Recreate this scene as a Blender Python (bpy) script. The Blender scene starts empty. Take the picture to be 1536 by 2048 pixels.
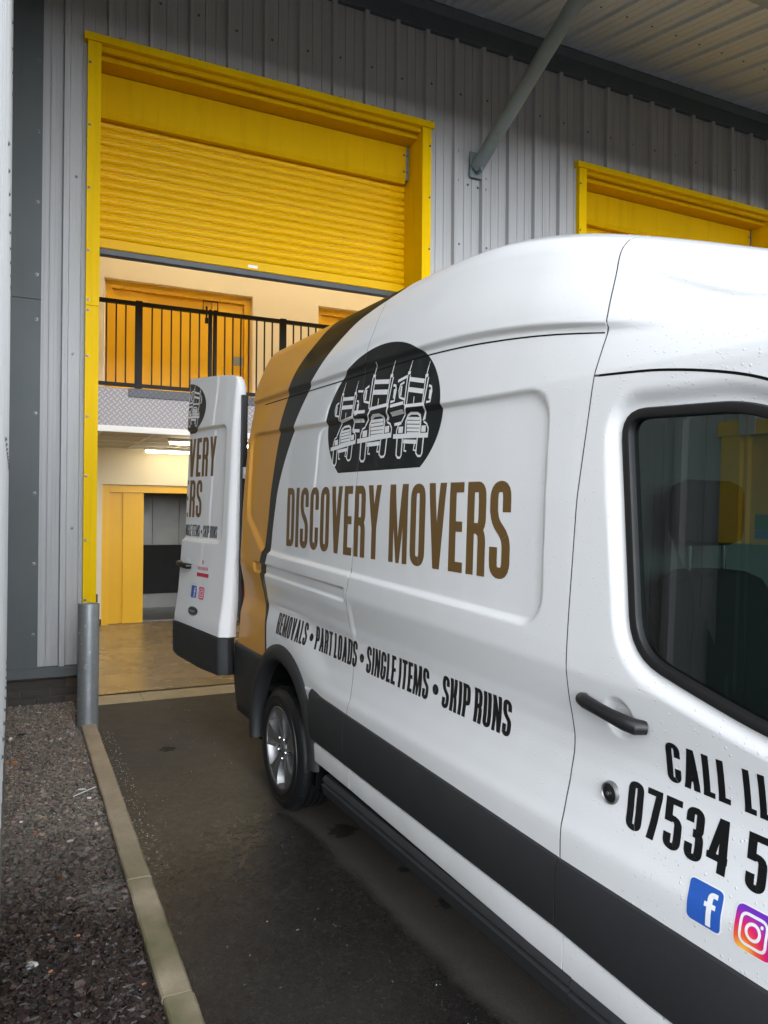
import bpy, bmesh, math, random
import numpy as np
from mathutils import Matrix, Vector
random.seed(7); rng = np.random.default_rng(7)
SC = bpy.context.scene
COL = SC.collection

# ------------------------------------------------------------------ camera
CAM_POS = Vector((0.0, -7.213, 1.65))
YAW, PITCH, ROLL = 0.449226, -0.0054233, -0.0079924
cy, sy, cp, sp = math.cos(YAW), math.sin(YAW), math.cos(PITCH), math.sin(PITCH)
f_ = Vector((sy*cp, cy*cp, -sp)); r_ = Vector((cy, -sy, 0)); d_ = f_.cross(r_)
cr, sr = math.cos(ROLL), math.sin(ROLL)
R_ = cr*r_ + sr*d_; D_ = -sr*r_ + cr*d_
camd = bpy.data.cameras.new('camera'); cam = bpy.data.objects.new('camera', camd); COL.objects.link(cam)
cam.matrix_world = Matrix(((R_.x, -D_.x, -f_.x, CAM_POS.x), (R_.y, -D_.y, -f_.y, CAM_POS.y), (R_.z, -D_.z, -f_.z, CAM_POS.z), (0, 0, 0, 1)))
camd.sensor_fit = 'VERTICAL'; camd.sensor_height = 24.0; camd.lens = 1534.8/2048*24.0
camd.clip_start = 0.02; camd.clip_end = 2000
SC.camera = cam

# ------------------------------------------------------------------ sky, sun, exposure
SUN_EL, SUN_AZ = math.radians(25), math.radians(188)
world = bpy.data.worlds.new('World'); SC.world = world; world.use_nodes = True
wn = world.node_tree; wn.nodes.clear()
wo = wn.nodes.new('ShaderNodeOutputWorld'); wb = wn.nodes.new('ShaderNodeBackground'); ws = wn.nodes.new('ShaderNodeTexSky')
hs = wn.nodes.new('ShaderNodeHueSaturation'); hs.inputs['Saturation'].default_value = 0.05
ws.sky_type = 'NISHITA'; ws.sun_disc = False; ws.sun_elevation = SUN_EL; ws.sun_rotation = SUN_AZ
ws.dust_density = 1.2
wn.links.new(ws.outputs[0], hs.inputs['Color']); cool = wn.nodes.new('ShaderNodeMix'); cool.data_type = 'RGBA'; cool.blend_type = 'MULTIPLY'; cool.inputs[0].default_value = 1.0; cool.inputs[7].default_value = (0.94, 1.0, 1.07, 1)
wn.links.new(hs.outputs[0], cool.inputs[6]); wn.links.new(cool.outputs[2], wb.inputs[0]); wn.links.new(wb.outputs[0], wo.inputs[0])
wb.inputs[1].default_value = 0.15
sund = bpy.data.lights.new('sun', 'SUN'); sun = bpy.data.objects.new('sun', sund); COL.objects.link(sun)
sund.energy = 0.55; sund.angle = math.radians(90); sund.color = (0.95, 0.98, 1.0)
sdir = Vector((math.sin(SUN_AZ)*math.cos(SUN_EL), math.cos(SUN_AZ)*math.cos(SUN_EL), math.sin(SUN_EL)))
sun.rotation_euler = (-sdir).to_track_quat('-Z', 'Y').to_euler(); sun.location = (0, -20, 20)
SC.view_settings.view_transform = 'Standard'; SC.view_settings.look = 'None'
SC.view_settings.gamma = 1.0; SC.view_settings.use_curve_mapping = False
SC.view_settings.exposure = 1.72
SC.cycles.max_bounces = 7; SC.cycles.diffuse_bounces = 4; SC.cycles.glossy_bounces = 4; SC.cycles.transparent_max_bounces = 12
SC.cycles.sample_clamp_indirect = 6.0; SC.cycles.caustics_reflective = False; SC.cycles.caustics_refractive = False

# ------------------------------------------------------------------ helpers
def srgb(r, g, b):
    f = lambda c: (c/255/12.92) if c/255 <= 0.04045 else ((c/255+0.055)/1.055)**2.4
    return (f(r), f(g), f(b), 1)
def lin(r, g, b): return (r, g, b, 1)

def mesh_obj(name, verts, faces, mat, parent=None, smooth=False, mats=None, midx=None):
    me = bpy.data.meshes.new(name)
    me.from_pydata([tuple(v) for v in verts], [], [tuple(f) for f in faces])
    for m in (mats or ([mat] if mat else [])): me.materials.append(m)
    if midx is not None: me.polygons.foreach_set('material_index', midx)
    if smooth: me.polygons.foreach_set('use_smooth', [True]*len(me.polygons))
    me.update()
    o = bpy.data.objects.new(name, me); COL.objects.link(o)
    if parent: o.parent = parent
    return o
def empty(name, loc=(0, 0, 0), mat=None):
    o = bpy.data.objects.new(name, None); COL.objects.link(o); o.empty_display_size = 0.2
    if mat is not None: o.matrix_world = mat
    else: o.location = loc
    return o
def tag(o, label=None, cat=None, group=None, kind=None):
    if label: o['label'] = label
    if cat: o['category'] = cat
    if group: o['group'] = group
    if kind: o['kind'] = kind
    return o

class MB:
    """collects simple solids into one mesh"""
    def __init__(s): s.v = []; s.f = []
    def add(s, vs, fs):
        n = len(s.v); s.v += [tuple(v) for v in vs]; s.f += [tuple(i+n for i in f) for f in fs]; return s
    def box(s, x0, x1, y0, y1, z0, z1, bev=0.0):
        if bev <= 0:
            vs = [(x, y, z) for x in (x0, x1) for y in (y0, y1) for z in (z0, z1)]
            return s.add(vs, [(0, 1, 3, 2), (4, 6, 7, 5), (0, 4, 5, 1), (2, 3, 7, 6), (0, 2, 6, 4), (1, 5, 7, 3)])
        bm = bmesh.new(); bmesh.ops.create_cube(bm, size=1)
        for v in bm.verts: v.co = Vector((x0+(v.co.x+.5)*(x1-x0), y0+(v.co.y+.5)*(y1-y0), z0+(v.co.z+.5)*(z1-z0)))
        bmesh.ops.bevel(bm, geom=bm.edges[:], offset=bev, segments=2, profile=.5, affect='EDGES')
        bm.verts.index_update(); vs = [v.co.copy() for v in bm.verts]; fs = [[v.index for v in f.verts] for f in bm.faces]; bm.free()
        return s.add(vs, fs)
    def tube(s, pts, r, n=12, caps=True, ry=None):
        pts = [Vector(p) for p in pts]; rings = []
        up = Vector((0, 0, 1))
        for k, p in enumerate(pts):
            t = (pts[min(k+1, len(pts)-1)]-pts[max(k-1, 0)]).normalized()
            a = up if abs(t.dot(up)) < .95 else Vector((0, 1, 0))
            u = t.cross(a).normalized(); w = t.cross(u)
            rr = r[k] if isinstance(r, (list, tuple)) else r
            rings.append([p+u*math.cos(2*math.pi*j/n)*rr+w*math.sin(2*math.pi*j/n)*(ry or rr) for j in range(n)])
        vs = [v for q in rings for v in q]; fs = []
        for k in range(len(rings)-1):
            for j in range(n): fs.append((k*n+j, k*n+(j+1) % n, (k+1)*n+(j+1) % n, (k+1)*n+j))
        if caps: fs.append(tuple(range(n))[::-1]); fs.append(tuple(range((len(rings)-1)*n, len(rings)*n)))
        return s.add(vs, fs)
    def prism(s, poly, axis, a, b):
        """extrude a 2D polygon along an axis ('x','y','z')"""
        def P(u, v, w): return {'x': (w, u, v), 'y': (u, w, v), 'z': (u, v, w)}[axis]
        n = len(poly); vs = [P(u, v, a) for u, v in poly]+[P(u, v, b) for u, v in poly]
        fs = [tuple(range(n))[::-1], tuple(range(n, 2*n))]+[(i, (i+1) % n, n+(i+1) % n, n+i) for i in range(n)]
        return s.add(vs, fs)
    def lathe(s, prof, c, axis='y', n=48):
        """prof: list of (radius, along-axis)"""
        vs = []; fs = []
        for r, h in prof:
            for j in range(n):
                a = 2*math.pi*j/n
                if axis == 'y': vs.append((c[0]+r*math.cos(a), c[1]+h, c[2]+r*math.sin(a)))
                elif axis == 'z': vs.append((c[0]+r*math.cos(a), c[1]+r*math.sin(a), c[2]+h))
                else: vs.append((c[0]+h, c[1]+r*math.cos(a), c[2]+r*math.sin(a)))
        for k in range(len(prof)-1):
            for j in range(n): fs.append((k*n+j, k*n+(j+1) % n, (k+1)*n+(j+1) % n, (k+1)*n+j))
        return s.add(vs, fs)
    def build(s, name, mat, parent=None, smooth=False, recalc=True):
        o = mesh_obj(name, s.v, s.f, mat, parent, smooth)
        if recalc:
            bm = bmesh.new(); bm.from_mesh(o.data); bmesh.ops.recalc_face_normals(bm, faces=bm.faces[:]); bm.to_mesh(o.data); bm.free()
        if smooth: smooth_by_angle(o)
        return o
def smooth_by_angle(o, ang=35):
    me = o.data; bm = bmesh.new(); bm.from_mesh(me)
    for f in bm.faces: f.smooth = True
    for e in bm.edges:
        if len(e.link_faces) == 2: e.smooth = e.calc_face_angle(0) < math.radians(ang)
    bm.to_mesh(me); bm.free()

# ------------------------------------------------------------------ materials
def nt(name):
    m = bpy.data.materials.new(name); m.use_nodes = True; t = m.node_tree
    return m, t, t.nodes['Principled BSDF'], t.links
def node(t, ty, **kw):
    n = t.nodes.new(ty)
    for k, v in kw.items():
        if k in n.inputs: n.inputs[k].default_value = v
        else: setattr(n, k, v)
    return n
def math_n(t, op, a, b=None, c=None, clamp=False):
    n = t.nodes.new('ShaderNodeMath'); n.operation = op; n.use_clamp = clamp
    for i, x in enumerate((a, b, c)):
        if x is None: continue
        if isinstance(x, (int, float)): n.inputs[i].default_value = x
        else: t.links.new(x, n.inputs[i])
    return n.outputs[0]
def mix_c(t, fac, a, b):
    n = t.nodes.new('ShaderNodeMix'); n.data_type = 'RGBA'
    for s, x in ((0, fac), (6, a), (7, b)):
        if isinstance(x, (int, float)): n.inputs[s].default_value = x
        elif isinstance(x, tuple): n.inputs[s].default_value = x
        else: t.links.new(x, n.inputs[s])
    return n.outputs[2]
def noise(t, scale, detail=4, rough=.55, vec=None, coord='Object'):
    n = t.nodes.new('ShaderNodeTexNoise'); n.inputs['Scale'].default_value = scale; n.inputs['Detail'].default_value = detail; n.inputs['Roughness'].default_value = rough
    if vec is None: vec = t.nodes.new('ShaderNodeTexCoord').outputs[coord]
    t.links.new(vec, n.inputs['Vector']); return n
def ramp(t, src, stops):
    r = t.nodes.new('ShaderNodeValToRGB'); e = r.color_ramp.elements
    while len(e) < len(stops): e.new(0.5)
    for q, (p, c) in zip(e, stops): q.position = p; q.color = c if isinstance(c, tuple) else (c, c, c, 1)
    t.links.new(src, r.inputs[0]); return r.outputs[0]
def scaled(t, sx, sy_, sz, coord='Object'):
    m = t.nodes.new('ShaderNodeMapping'); m.inputs['Scale'].default_value = (sx, sy_, sz)
    t.links.new(t.nodes.new('ShaderNodeTexCoord').outputs[coord], m.inputs[0]); return m.outputs[0]
def add_bump(t, bsdf, h, strength=.2, dist=.01):
    b = t.nodes.new('ShaderNodeBump'); b.inputs['Strength'].default_value = strength; b.inputs['Distance'].default_value = dist
    t.links.new(h, b.inputs['Height']); t.links.new(b.outputs[0], bsdf.inputs['Normal']); return b

def painted(name, col, rough=.45, var=.12, dirt=(.25, .22, .18, 1), dirt_amt=.25, streak=True, spec=.4, metal=0.0, fine=True, coat=0.0):
    """painted metal: slight tone drift, vertical dirt streaks, uneven gloss"""
    m, t, b, l = nt(name)
    n1 = noise(t, 1.3, 5); n2 = noise(t, 1.0, 5, .6, scaled(t, 14, 14, 0.9)); n3 = noise(t, 55, 3)
    c = mix_c(t, math_n(t, 'MULTIPLY', n1.outputs[0], var*2), col, tuple(x*.6 for x in col[:3])+(1,))
    d = ramp(t, n2.outputs[0], [(.52, 0.0), (.78, 1.0)])
    oi = t.nodes.new('ShaderNodeObjectInfo'); c = mix_c(t, math_n(t, 'MULTIPLY', oi.outputs['Random'], .16), c, tuple(x*.55 for x in col[:3])+(1,))
    c = mix_c(t, math_n(t, 'MULTIPLY', d, dirt_amt if streak else 0.0), c, dirt)
    sp = ramp(t, n3.outputs[0], [(.62, 0.0), (.74, 1.0)])
    c = mix_c(t, math_n(t, 'MULTIPLY', sp, dirt_amt*.7), c, dirt)
    l.new(c, b.inputs['Base Color'])
    l.new(math_n(t, 'MULTIPLY_ADD', n1.outputs[0], .25, rough-.12), b.inputs['Roughness'])
    b.inputs['Specular IOR Level'].default_value = spec; b.inputs['Metallic'].default_value = metal
    b.inputs['Coat Weight'].default_value = coat
    if fine: add_bump(t, b, n3.outputs[0], .06, .004)
    return m
def plain(name, col, rough=.5, metal=0.0, spec=.5, var=.15, scale=6, bump=0.0, bscale=60, coat=0.0):
    m, t, b, l = nt(name)
    n1 = noise(t, scale, 5)
    c = mix_c(t, n1.outputs[0], tuple(min(1, x*(1+var)) for x in col[:3])+(1,), tuple(x*(1-var) for x in col[:3])+(1,))
    l.new(c, b.inputs['Base Color']); b.inputs['Metallic'].default_value = metal; b.inputs['Specular IOR Level'].default_value = spec
    l.new(math_n(t, 'MULTIPLY_ADD', n1.outputs[0], .16, rough-.08), b.inputs['Roughness'])
    b.inputs['Coat Weight'].default_value = coat
    if bump: add_bump(t, b, noise(t, bscale, 4).outputs[0], bump, .006)
    return m
def emit(name, col, strength):
    m, t, b, l = nt(name)
    b.inputs['Base Color'].default_value = lin(.9, .9, .85); b.inputs['Emission Color'].default_value = col; b.inputs['Emission Strength'].default_value = strength
    return m

def cladding_mat(name, col, axis='x'):
    m, t, b, l = nt(name)
    co = t.nodes.new('ShaderNodeTexCoord').outputs['Object']
    n1 = noise(t, .9, 5); n2 = noise(t, 1.0, 5, .6, scaled(t, 22, 22, .7)); n3 = noise(t, 80, 2)
    c = mix_c(t, math_n(t, 'MULTIPLY', n1.outputs[0], .35), col, tuple(x*.7 for x in col[:3])+(1,))
    d = ramp(t, n2.outputs[0], [(.5, 0.0), (.8, 1.0)])
    c = mix_c(t, math_n(t, 'MULTIPLY', d, .28), c, lin(.16, .15, .14))
    l.new(c, b.inputs['Base Color']); b.inputs['Roughness'].default_value = .48; b.inputs['Specular IOR Level'].default_value = .45
    # rolled micro ribs of the sheet
    w = t.nodes.new('ShaderNodeTexWave'); w.wave_type = 'BANDS'; w.bands_direction = axis.upper(); w.inputs['Scale'].default_value = 11.0; w.inputs['Distortion'].default_value = 0
    l.new(co, w.inputs['Vector'])
    h = math_n(t, 'ADD', math_n(t, 'POWER', w.outputs[1], 4.0), math_n(t, 'MULTIPLY', n3.outputs[0], .15))
    add_bump(t, b, h, .25, .004)
    return m

M = {}
M['clad'] = cladding_mat('grey_cladding', lin(.42, .42, .425))
M['clad_left'] = cladding_mat('pale_cladding', lin(.50, .51, .51), 'y')
M['clad_roof'] = cladding_mat('canopy_sheet_metal', lin(.46, .50, .55))
M['flash'] = painted('slate_flashing', lin(.085, .098, .10), .5, .2, lin(.05, .05, .05), .25)
M['eaves'] = painted('dark_eaves', lin(.085, .10, .11), .55, .2, lin(.04, .04, .04), .3)
M['yellow'] = painted('yellow_paint', lin(.84, .525, .0), .45, .10, lin(.24, .15, .0), .20, spec=.06)
M['yellow_old'] = painted('weathered_yellow_paint', lin(.72, .42, .0), .5, .20, lin(.22, .14, .0), .22, spec=.06)
M['yellow_slat'] = painted('yellow_shutter_paint', lin(.80, .455, .0), .36, .08, lin(.32, .19, .0), .10, spec=.15, fine=False)
M['yellow_door'] = painted('yellow_lift_paint', lin(.80, .45, .008), .35, .06, lin(.4, .22, .04), .1, fine=False)
M['black_metal'] = plain('black_metal', lin(.010, .010, .010), .6, 0, .25)
M['bottom_bar'] = plain('charcoal_bar', lin(.035, .04, .045), .45, 0, .5)
M['screw'] = plain('dull_screw', lin(.16, .16, .16), .4, .8)
M['cream'] = plain('cream_plaster', lin(.72, .64, .50), .6, 0, .3, .04, 1.2, .05, 90)
M['white_trim'] = plain('white_trim', lin(.75, .75, .74), .45, 0, .4, .05)
M['ceil'] = plain('ceiling_tile', lin(.55, .53, .50), .8, 0, .2, .06, 30, .15, 200)
M['lift_grey'] = plain('lift_steel', lin(.20, .20, .19), .4, .5, .5, .2, 3)
M['concrete'] = None
M['galv'] = None

def concrete(name, base, moss=True):
    m, t, b, l = nt(name)
    co = t.nodes.new('ShaderNodeTexCoord').outputs['Object']
    n1 = noise(t, 5, 6, .65); n2 = noise(t, 60, 4, .7); n3 = noise(t, 2.2, 3)
    c = mix_c(t, n1.outputs[0], tuple(x*1.25 for x in base[:3])+(1,), tuple(x*.6 for x in base[:3])+(1,))
    c = mix_c(t, ramp(t, n2.outputs[0], [(.55, 0.0), (.75, .5)]), c, tuple(x*.35 for x in base[:3])+(1,))
    if moss:
        sx = t.nodes.new('ShaderNodeSeparateXYZ'); l.new(co, sx.inputs[0])
        mk = math_n(t, 'MULTIPLY', ramp(t, n3.outputs[0], [(.34, 0.0), (.56, 1.0)]), math_n(t, 'MULTIPLY_ADD', sx.outputs[1], -1.0, -2.9, True))
        c = mix_c(t, math_n(t, 'MULTIPLY', mk, .8), c, lin(.080, .085, .022))
    l.new(c, b.inputs['Base Color']); b.inputs['Roughness'].default_value = .75
    add_bump(t, b, n2.outputs[0], .5, .006); return m
M['concrete'] = concrete('kerb_concrete', lin(.40, .325, .23))
M['conc_step'] = concrete('threshold_concrete', lin(.36, .31, .22), False)

def galv():
    m, t, b, l = nt('galvanised_steel')
    v = t.nodes.new('ShaderNodeTexVoronoi'); v.inputs['Scale'].default_value = 45; l.new(t.nodes.new('ShaderNodeTexCoord').outputs['Object'], v.inputs['Vector'])
    n = noise(t, 7, 6, .7); n2 = noise(t, 25, 4)
    c = mix_c(t, n.outputs[0], lin(.30, .32, .33), lin(.14, .155, .165)); c = mix_c(t, math_n(t, 'MULTIPLY', v.outputs[0], .25), c, lin(.30, .31, .32))
    c = mix_c(t, ramp(t, n2.outputs[0], [(.62, 0.0), (.72, .7)]), c, lin(.55, .55, .54))
    l.new(c, b.inputs['Base Color']); b.inputs['Metallic'].default_value = .55; l.new(math_n(t, 'MULTIPLY_ADD', n.outputs[0], .3, .35), b.inputs['Roughness']); add_bump(t, b, n2.outputs[0], .12, .004)
    return m
M['galv'] = galv()
def strut_mat():
    m, t, b, l = nt('blue_grey_paint_with_rust')
    n = noise(t, 9, 7, .75); n2 = noise(t, 3, 4)
    k = math_n(t, 'MULTIPLY', ramp(t, n.outputs[0], [(.56, 0.0), (.66, 1.0)]), ramp(t, n2.outputs[0], [(.4, 0.0), (.6, 1.0)]))
    c = mix_c(t, k, mix_c(t, n2.outputs[0], lin(.20, .25, .27), lin(.13, .16, .17)), lin(.10, .04, .015))
    l.new(c, b.inputs['Base Color']); b.inputs['Roughness'].default_value = .55; add_bump(t, b, n.outputs[0], .2, .004); return m
M['strut'] = strut_mat()
def floor_mat():
    m, t, b, l = nt('polished_floor')
    n = noise(t, 1.0, 6, .65, scaled(t, 1.3, 2.0, 1)); n2 = noise(t, 30, 4)
    c = mix_c(t, n.outputs[0], lin(.40, .30, .17), lin(.22, .165, .095)); c = mix_c(t, ramp(t, n2.outputs[0], [(.6, 0.0), (.75, .4)]), c, lin(.12, .09, .06))
    l.new(c, b.inputs['Base Color']); l.new(math_n(t, 'MULTIPLY_ADD', n.outputs[0], .3, .12), b.inputs['Roughness']); return m
M['floor'] = floor_mat()
def chequer(name, col):
    m, t, b, l = nt(name)
    co = t.nodes.new('ShaderNodeTexCoord').outputs['Object']
    mp = t.nodes.new('ShaderNodeMapping'); mp.inputs['Rotation'].default_value = (0, math.radians(45), 0); mp.inputs['Scale'].default_value = (21, 21, 21); l.new(co, mp.inputs[0])
    ck = t.nodes.new('ShaderNodeTexChecker'); ck.inputs['Scale'].default_value = 1.0; l.new(mp.outputs[0], ck.inputs['Vector'])
    s2 = t.nodes.new('ShaderNodeSeparateXYZ'); l.new(mp.outputs[0], s2.inputs[0])
    fx = math_n(t, 'ABSOLUTE', math_n(t, 'SUBTRACT', math_n(t, 'FRACT', s2.outputs[0]), .5)); fz = math_n(t, 'ABSOLUTE', math_n(t, 'SUBTRACT', math_n(t, 'FRACT', s2.outputs[2]), .5))
    barA = math_n(t, 'MULTIPLY', math_n(t, 'LESS_THAN', fx, .42), math_n(t, 'LESS_THAN', fz, .14)); barB = math_n(t, 'MULTIPLY', math_n(t, 'LESS_THAN', fz, .42), math_n(t, 'LESS_THAN', fx, .14))
    mx = t.nodes.new('ShaderNodeMix'); l.new(ck.outputs[1], mx.inputs[0]); l.new(barA, mx.inputs[2]); l.new(barB, mx.inputs[3])
    l.new(mix_c(t, mx.outputs[0], tuple(x*.55 for x in col[:3])+(1,), col), b.inputs['Base Color']); b.inputs['Metallic'].default_value = .3; b.inputs['Roughness'].default_value = .45
    add_bump(t, b, mx.outputs[0], 1.0, .012); return m
M['plate'] = chequer('bright_chequer_plate', lin(.34, .315, .32)); M['plate_dark'] = chequer('dark_chequer_plate', lin(.085, .09, .10))

# ground: wet asphalt with a sheltered dry band beside the van and under the canopy
VAN_P = Vector((1.4215, -3.0588, -0.051)); VAN_F = Vector((0.02933432, -0.99942933, -0.01674824)); VAN_L = Vector((0.99956954, 0.02933843, 0.0)); VAN_U = VAN_F.cross(VAN_L)
VAN_U = VAN_U if VAN_U.z > 0 else -VAN_U
def wet_nodes(t, l, gravel=False):
    co = t.nodes.new('ShaderNodeTexCoord').outputs['Object']; s = t.nodes.new('ShaderNodeSeparateXYZ'); l.new(co, s.inputs[0])
    n = noise(t, 1.6, 6, .7); nb = noise(t, 22, 4, .7)
    jit = math_n(t, 'ADD', math_n(t, 'MULTIPLY_ADD', n.outputs[0], 1.6, -.8), math_n(t, 'MULTIPLY_ADD', nb.outputs[0], .30, -.15))
    y0 = -3.1 if gravel else -2.3
    wy = math_n(t, 'MULTIPLY_ADD', math_n(t, 'SUBTRACT', y0, math_n(t, 'ADD', s.outputs[1], jit)), .8 if gravel else .55, .45, True)
    if gravel: return wy, n, nb
    # distance to the van's flank
    dist = math_n(t, 'SUBTRACT', 1.22, math_n(t, 'ADD', s.outputs[0], math_n(t, 'MULTIPLY', s.outputs[1], .029)))
    dist = math_n(t, 'ADD', dist, math_n(t, 'MULTIPLY', math_n(t, 'ADD', s.outputs[1], 3.9), -.02))
    wv = math_n(t, 'MULTIPLY_ADD', math_n(t, 'ADD', dist, math_n(t, 'MULTIPLY', jit, .12)), 14.0, 2.7, True)
    return math_n(t, 'MULTIPLY', wy, wv), n, nb
SL_ = 0.01675
def asphalt():
    m, t, b, l = nt('wet_asphalt')
    wet, n, nb = wet_nodes(t, l)
    v = t.nodes.new('ShaderNodeTexVoronoi'); v.inputs['Scale'].default_value = 170; l.new(t.nodes.new('ShaderNodeTexCoord').outputs['Object'], v.inputs['Vector'])
    fine = noise(t, 240, 3, .7); mid = noise(t, 7, 6, .7)
    dry = mix_c(t, mid.outputs[0], lin(.115, .102, .088), lin(.058, .052, .047)); wc = mix_c(t, mid.outputs[0], lin(.026, .0235, .0225), lin(.011, .010, .010))
    dry = mix_c(t, math_n(t, 'MULTIPLY', ramp(t, fine.outputs[0], [(.4, 0.0), (.7, 1.0)]), .45), dry, lin(.04, .035, .03))
    c = mix_c(t, wet, dry, wc)
    co = t.nodes.new('ShaderNodeTexCoord').outputs['Object']     # oil drips where vans stand
    for ox, oy, rr in ((1.62, -3.36, .085), (1.75, -4.25, .05), (1.72, -3.9, .035), (1.0, -1.6, .06)):
        vd = t.nodes.new('ShaderNodeVectorMath'); vd.operation = 'DISTANCE'; l.new(co, vd.inputs[0]); vd.inputs[1].default_value = (ox, oy, SL_*oy)
        st = math_n(t, 'MULTIPLY', math_n(t, 'SUBTRACT', math_n(t, 'MULTIPLY_ADD', nb.outputs[0], rr*2.2, rr*-.1), vd.outputs['Value']), 60.0, None, True)
        c = mix_c(t, math_n(t, 'MULTIPLY', st, .8), c, lin(.008, .007, .007))
    big = noise(t, .9, 4, .6); c = mix_c(t, ramp(t, big.outputs[0], [(.45, 0.0), (.70, .40)]), c, lin(.046, .043, .040))
    sp = ramp(t, v.outputs[1], [(.80, 0.0), (.97, 1.0)])
    c = mix_c(t, math_n(t, 'MULTIPLY', sp, .5), c, lin(.17, .145, .115))
    l.new(c, b.inputs['Base Color'])
    rgh = mix_c(t, wet, (.85, .85, .85, 1), ramp(t, nb.outputs[0], [(.3, .13), (.7, .38)])); l.new(rgh, b.inputs['Roughness'])
    l.new(math_n(t, 'MULTIPLY_ADD', wet, .25, .2), b.inputs['Specular IOR Level'])
    v2 = t.nodes.new('ShaderNodeTexVoronoi'); v2.inputs['Scale'].default_value = 62; l.new(t.nodes.new('ShaderNodeTexCoord').outputs['Object'], v2.inputs['Vector'])
    h = math_n(t, 'ADD', math_n(t, 'MULTIPLY', v.outputs[0], .5), math_n(t, 'ADD', math_n(t, 'MULTIPLY', fine.outputs[0], .4), math_n(t, 'MULTIPLY', v2.outputs[0], .3)))
    add_bump(t, b, h, .45, .006); return m
M['asphalt'] = asphalt()
def gravel_mat(name, base=False):
    m, t, b, l = nt(name)
    wet, n, nb = wet_nodes(t, l, True)
    at = t.nodes.new('ShaderNodeAttribute'); at.attribute_name = 'tone'; tone = at.outputs['Color'] if not base else None
    dry = mix_c(t, nb.outputs[0], lin(.27, .23, .195), lin(.16, .135, .115)); wc = mix_c(t, nb.outputs[0], lin(.042, .028, .024), lin(.017, .012, .011))
    c = mix_c(t, wet, dry, wc)
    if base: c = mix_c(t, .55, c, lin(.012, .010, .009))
    else:
        mm = t.nodes.new('ShaderNodeMix'); mm.data_type = 'RGBA'; mm.blend_type = 'MULTIPLY'; mm.inputs[0].default_value = 1.0; l.new(c, mm.inputs[6]); l.new(tone, mm.inputs[7]); c = mm.outputs[2]
    l.new(c, b.inputs['Base Color']); l.new(mix_c(t, wet, (.9, .9, .9, 1), (.42, .42, .42, 1)), b.inputs['Roughness'])
    l.new(math_n(t, 'MULTIPLY_ADD', wet, .3, .2), b.inputs['Specular IOR Level'])
    add_bump(t, b, noise(t, 150, 3).outputs[0], .5, .004); return m
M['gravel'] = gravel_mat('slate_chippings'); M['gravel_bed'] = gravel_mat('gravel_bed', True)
M['brick'] = plain('dark_engineering_brick', lin(.05, .042, .038), .7, 0, .3, .35, 9, .3, 90)
M['mortar'] = plain('mortar', lin(.11, .085, .068), .9, 0, .2, .2, 20, .3, 120)

# ================================================================== ground
SL = 0.01675
def gz(y): return SL*max(min(y, 0.0), -14.0)
def ground_sheet(name, xs, ys, off, mat):
    vs = [(x, y, gz(y)+off) for y in ys for x in xs]; n = len(xs)
    fs = [(j*n+i, j*n+i+1, (j+1)*n+i+1, (j+1)*n+i) for j in range(len(ys)-1) for i in range(n-1)]
    return tag(mesh_obj(name, vs, fs, mat), kind='structure')
ground_sheet('ground', [-600, -40, -4, 0.52, 6, 14, 60, 600], [-600, -60, -14, -10, -6, -3, -0.17], 0.0, M['asphalt'])

# ================================================================== warehouse wall
PITCH_W, X0_W = 0.3555, 0.352
WALL_Z0, WALL_Z1 = 0.335, 7.25
def rib_profile(p, depth=.052):
    pts = [(0, 0), (.008, depth), (.050, depth), (.060, 0)]
    for k in (1, 2):
        g = .056+(p-.056)*k/3; pts += [(g-.0035, 0), (g-.001, -.009), (g+.001, -.009), (g+.0035, 0)]
    return pts+[(p, 0)]
def clad_panel(name, u0, p, holes, z0, z1, to3d, mat, parent, umin=-1e9, umax=1e9, depth=.052):
    pts = [(u0+u, d) for u, d in rib_profile(p, depth)]
    cuts = sorted(set([h[k] for h in holes for k in (0, 1)]+[umin, umax]))
    out = []
    for (a, da), (b, db) in zip(pts, pts[1:]):
        seg = [a]+[c for c in cuts if a < c < b]+[b]
        for q, w in zip(seg, seg[1:]):
            m = (q+w)/2
            if m < umin or m > umax: continue
            f = lambda u: da+(db-da)*(u-a)/(b-a)
            zs = [(z0, z1)]
            for h in holes:
                if h[0] < m < h[1]: zs = [(zb, zt) for zb, zt in ((z0, h[2]), (h[3], z1)) if zt-zb > .01]
            for zb, zt in zs: out.append((q, f(q), w, f(w), zb, zt))
    vs = []; fs = []
    for q, dq, w, dw, zb, zt in out:
        n = len(vs); vs += [to3d(q, dq, zb), to3d(w, dw, zb), to3d(w, dw, zt), to3d(q, dq, zt)]; fs.append((n, n+1, n+2, n+3))
    if not vs: return None
    return mesh_obj(name, vs, fs, mat, parent)

WH = empty('warehouse_building', (6.0, 0.1, 0))
tag(WH, 'grey ribbed metal warehouse wall with dark eaves above yellow loading doors', 'warehouse')
wh_inv = Matrix.Translation((-6.0, -0.1, 0))
def to_parent(o, par):
    o.parent = par; o.matrix_parent_inverse = par.matrix_world.inverted(); return o
bpy.context.view_layer.update()
DOORS = [(0.60, 3.92), (6.03, 9.35)]
HOLES = [(a, b, -1, 5.80) for a, b in DOORS]
k = -1
while X0_W+k*PITCH_W < 13:
    o = clad_panel('cladding_panel', X0_W+k*PITCH_W, PITCH_W, HOLES, WALL_Z0, WALL_Z1, lambda u, d, z: (u, -d, z), M['clad'], None, umin=.17)
    if o: to_parent(o, WH)
    k += 1
SCREW = MB().lathe([(0, -.009), (.005, -.009), (.0085, -.004), (.009, -.002), (.014, -.0015), (.014, 0)], (0, 0, 0), 'y', 10)
screw_me = SCREW.build('screw', M['screw'], None, True).data
bpy.data.objects.remove(bpy.data.objects['screw'])
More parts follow.
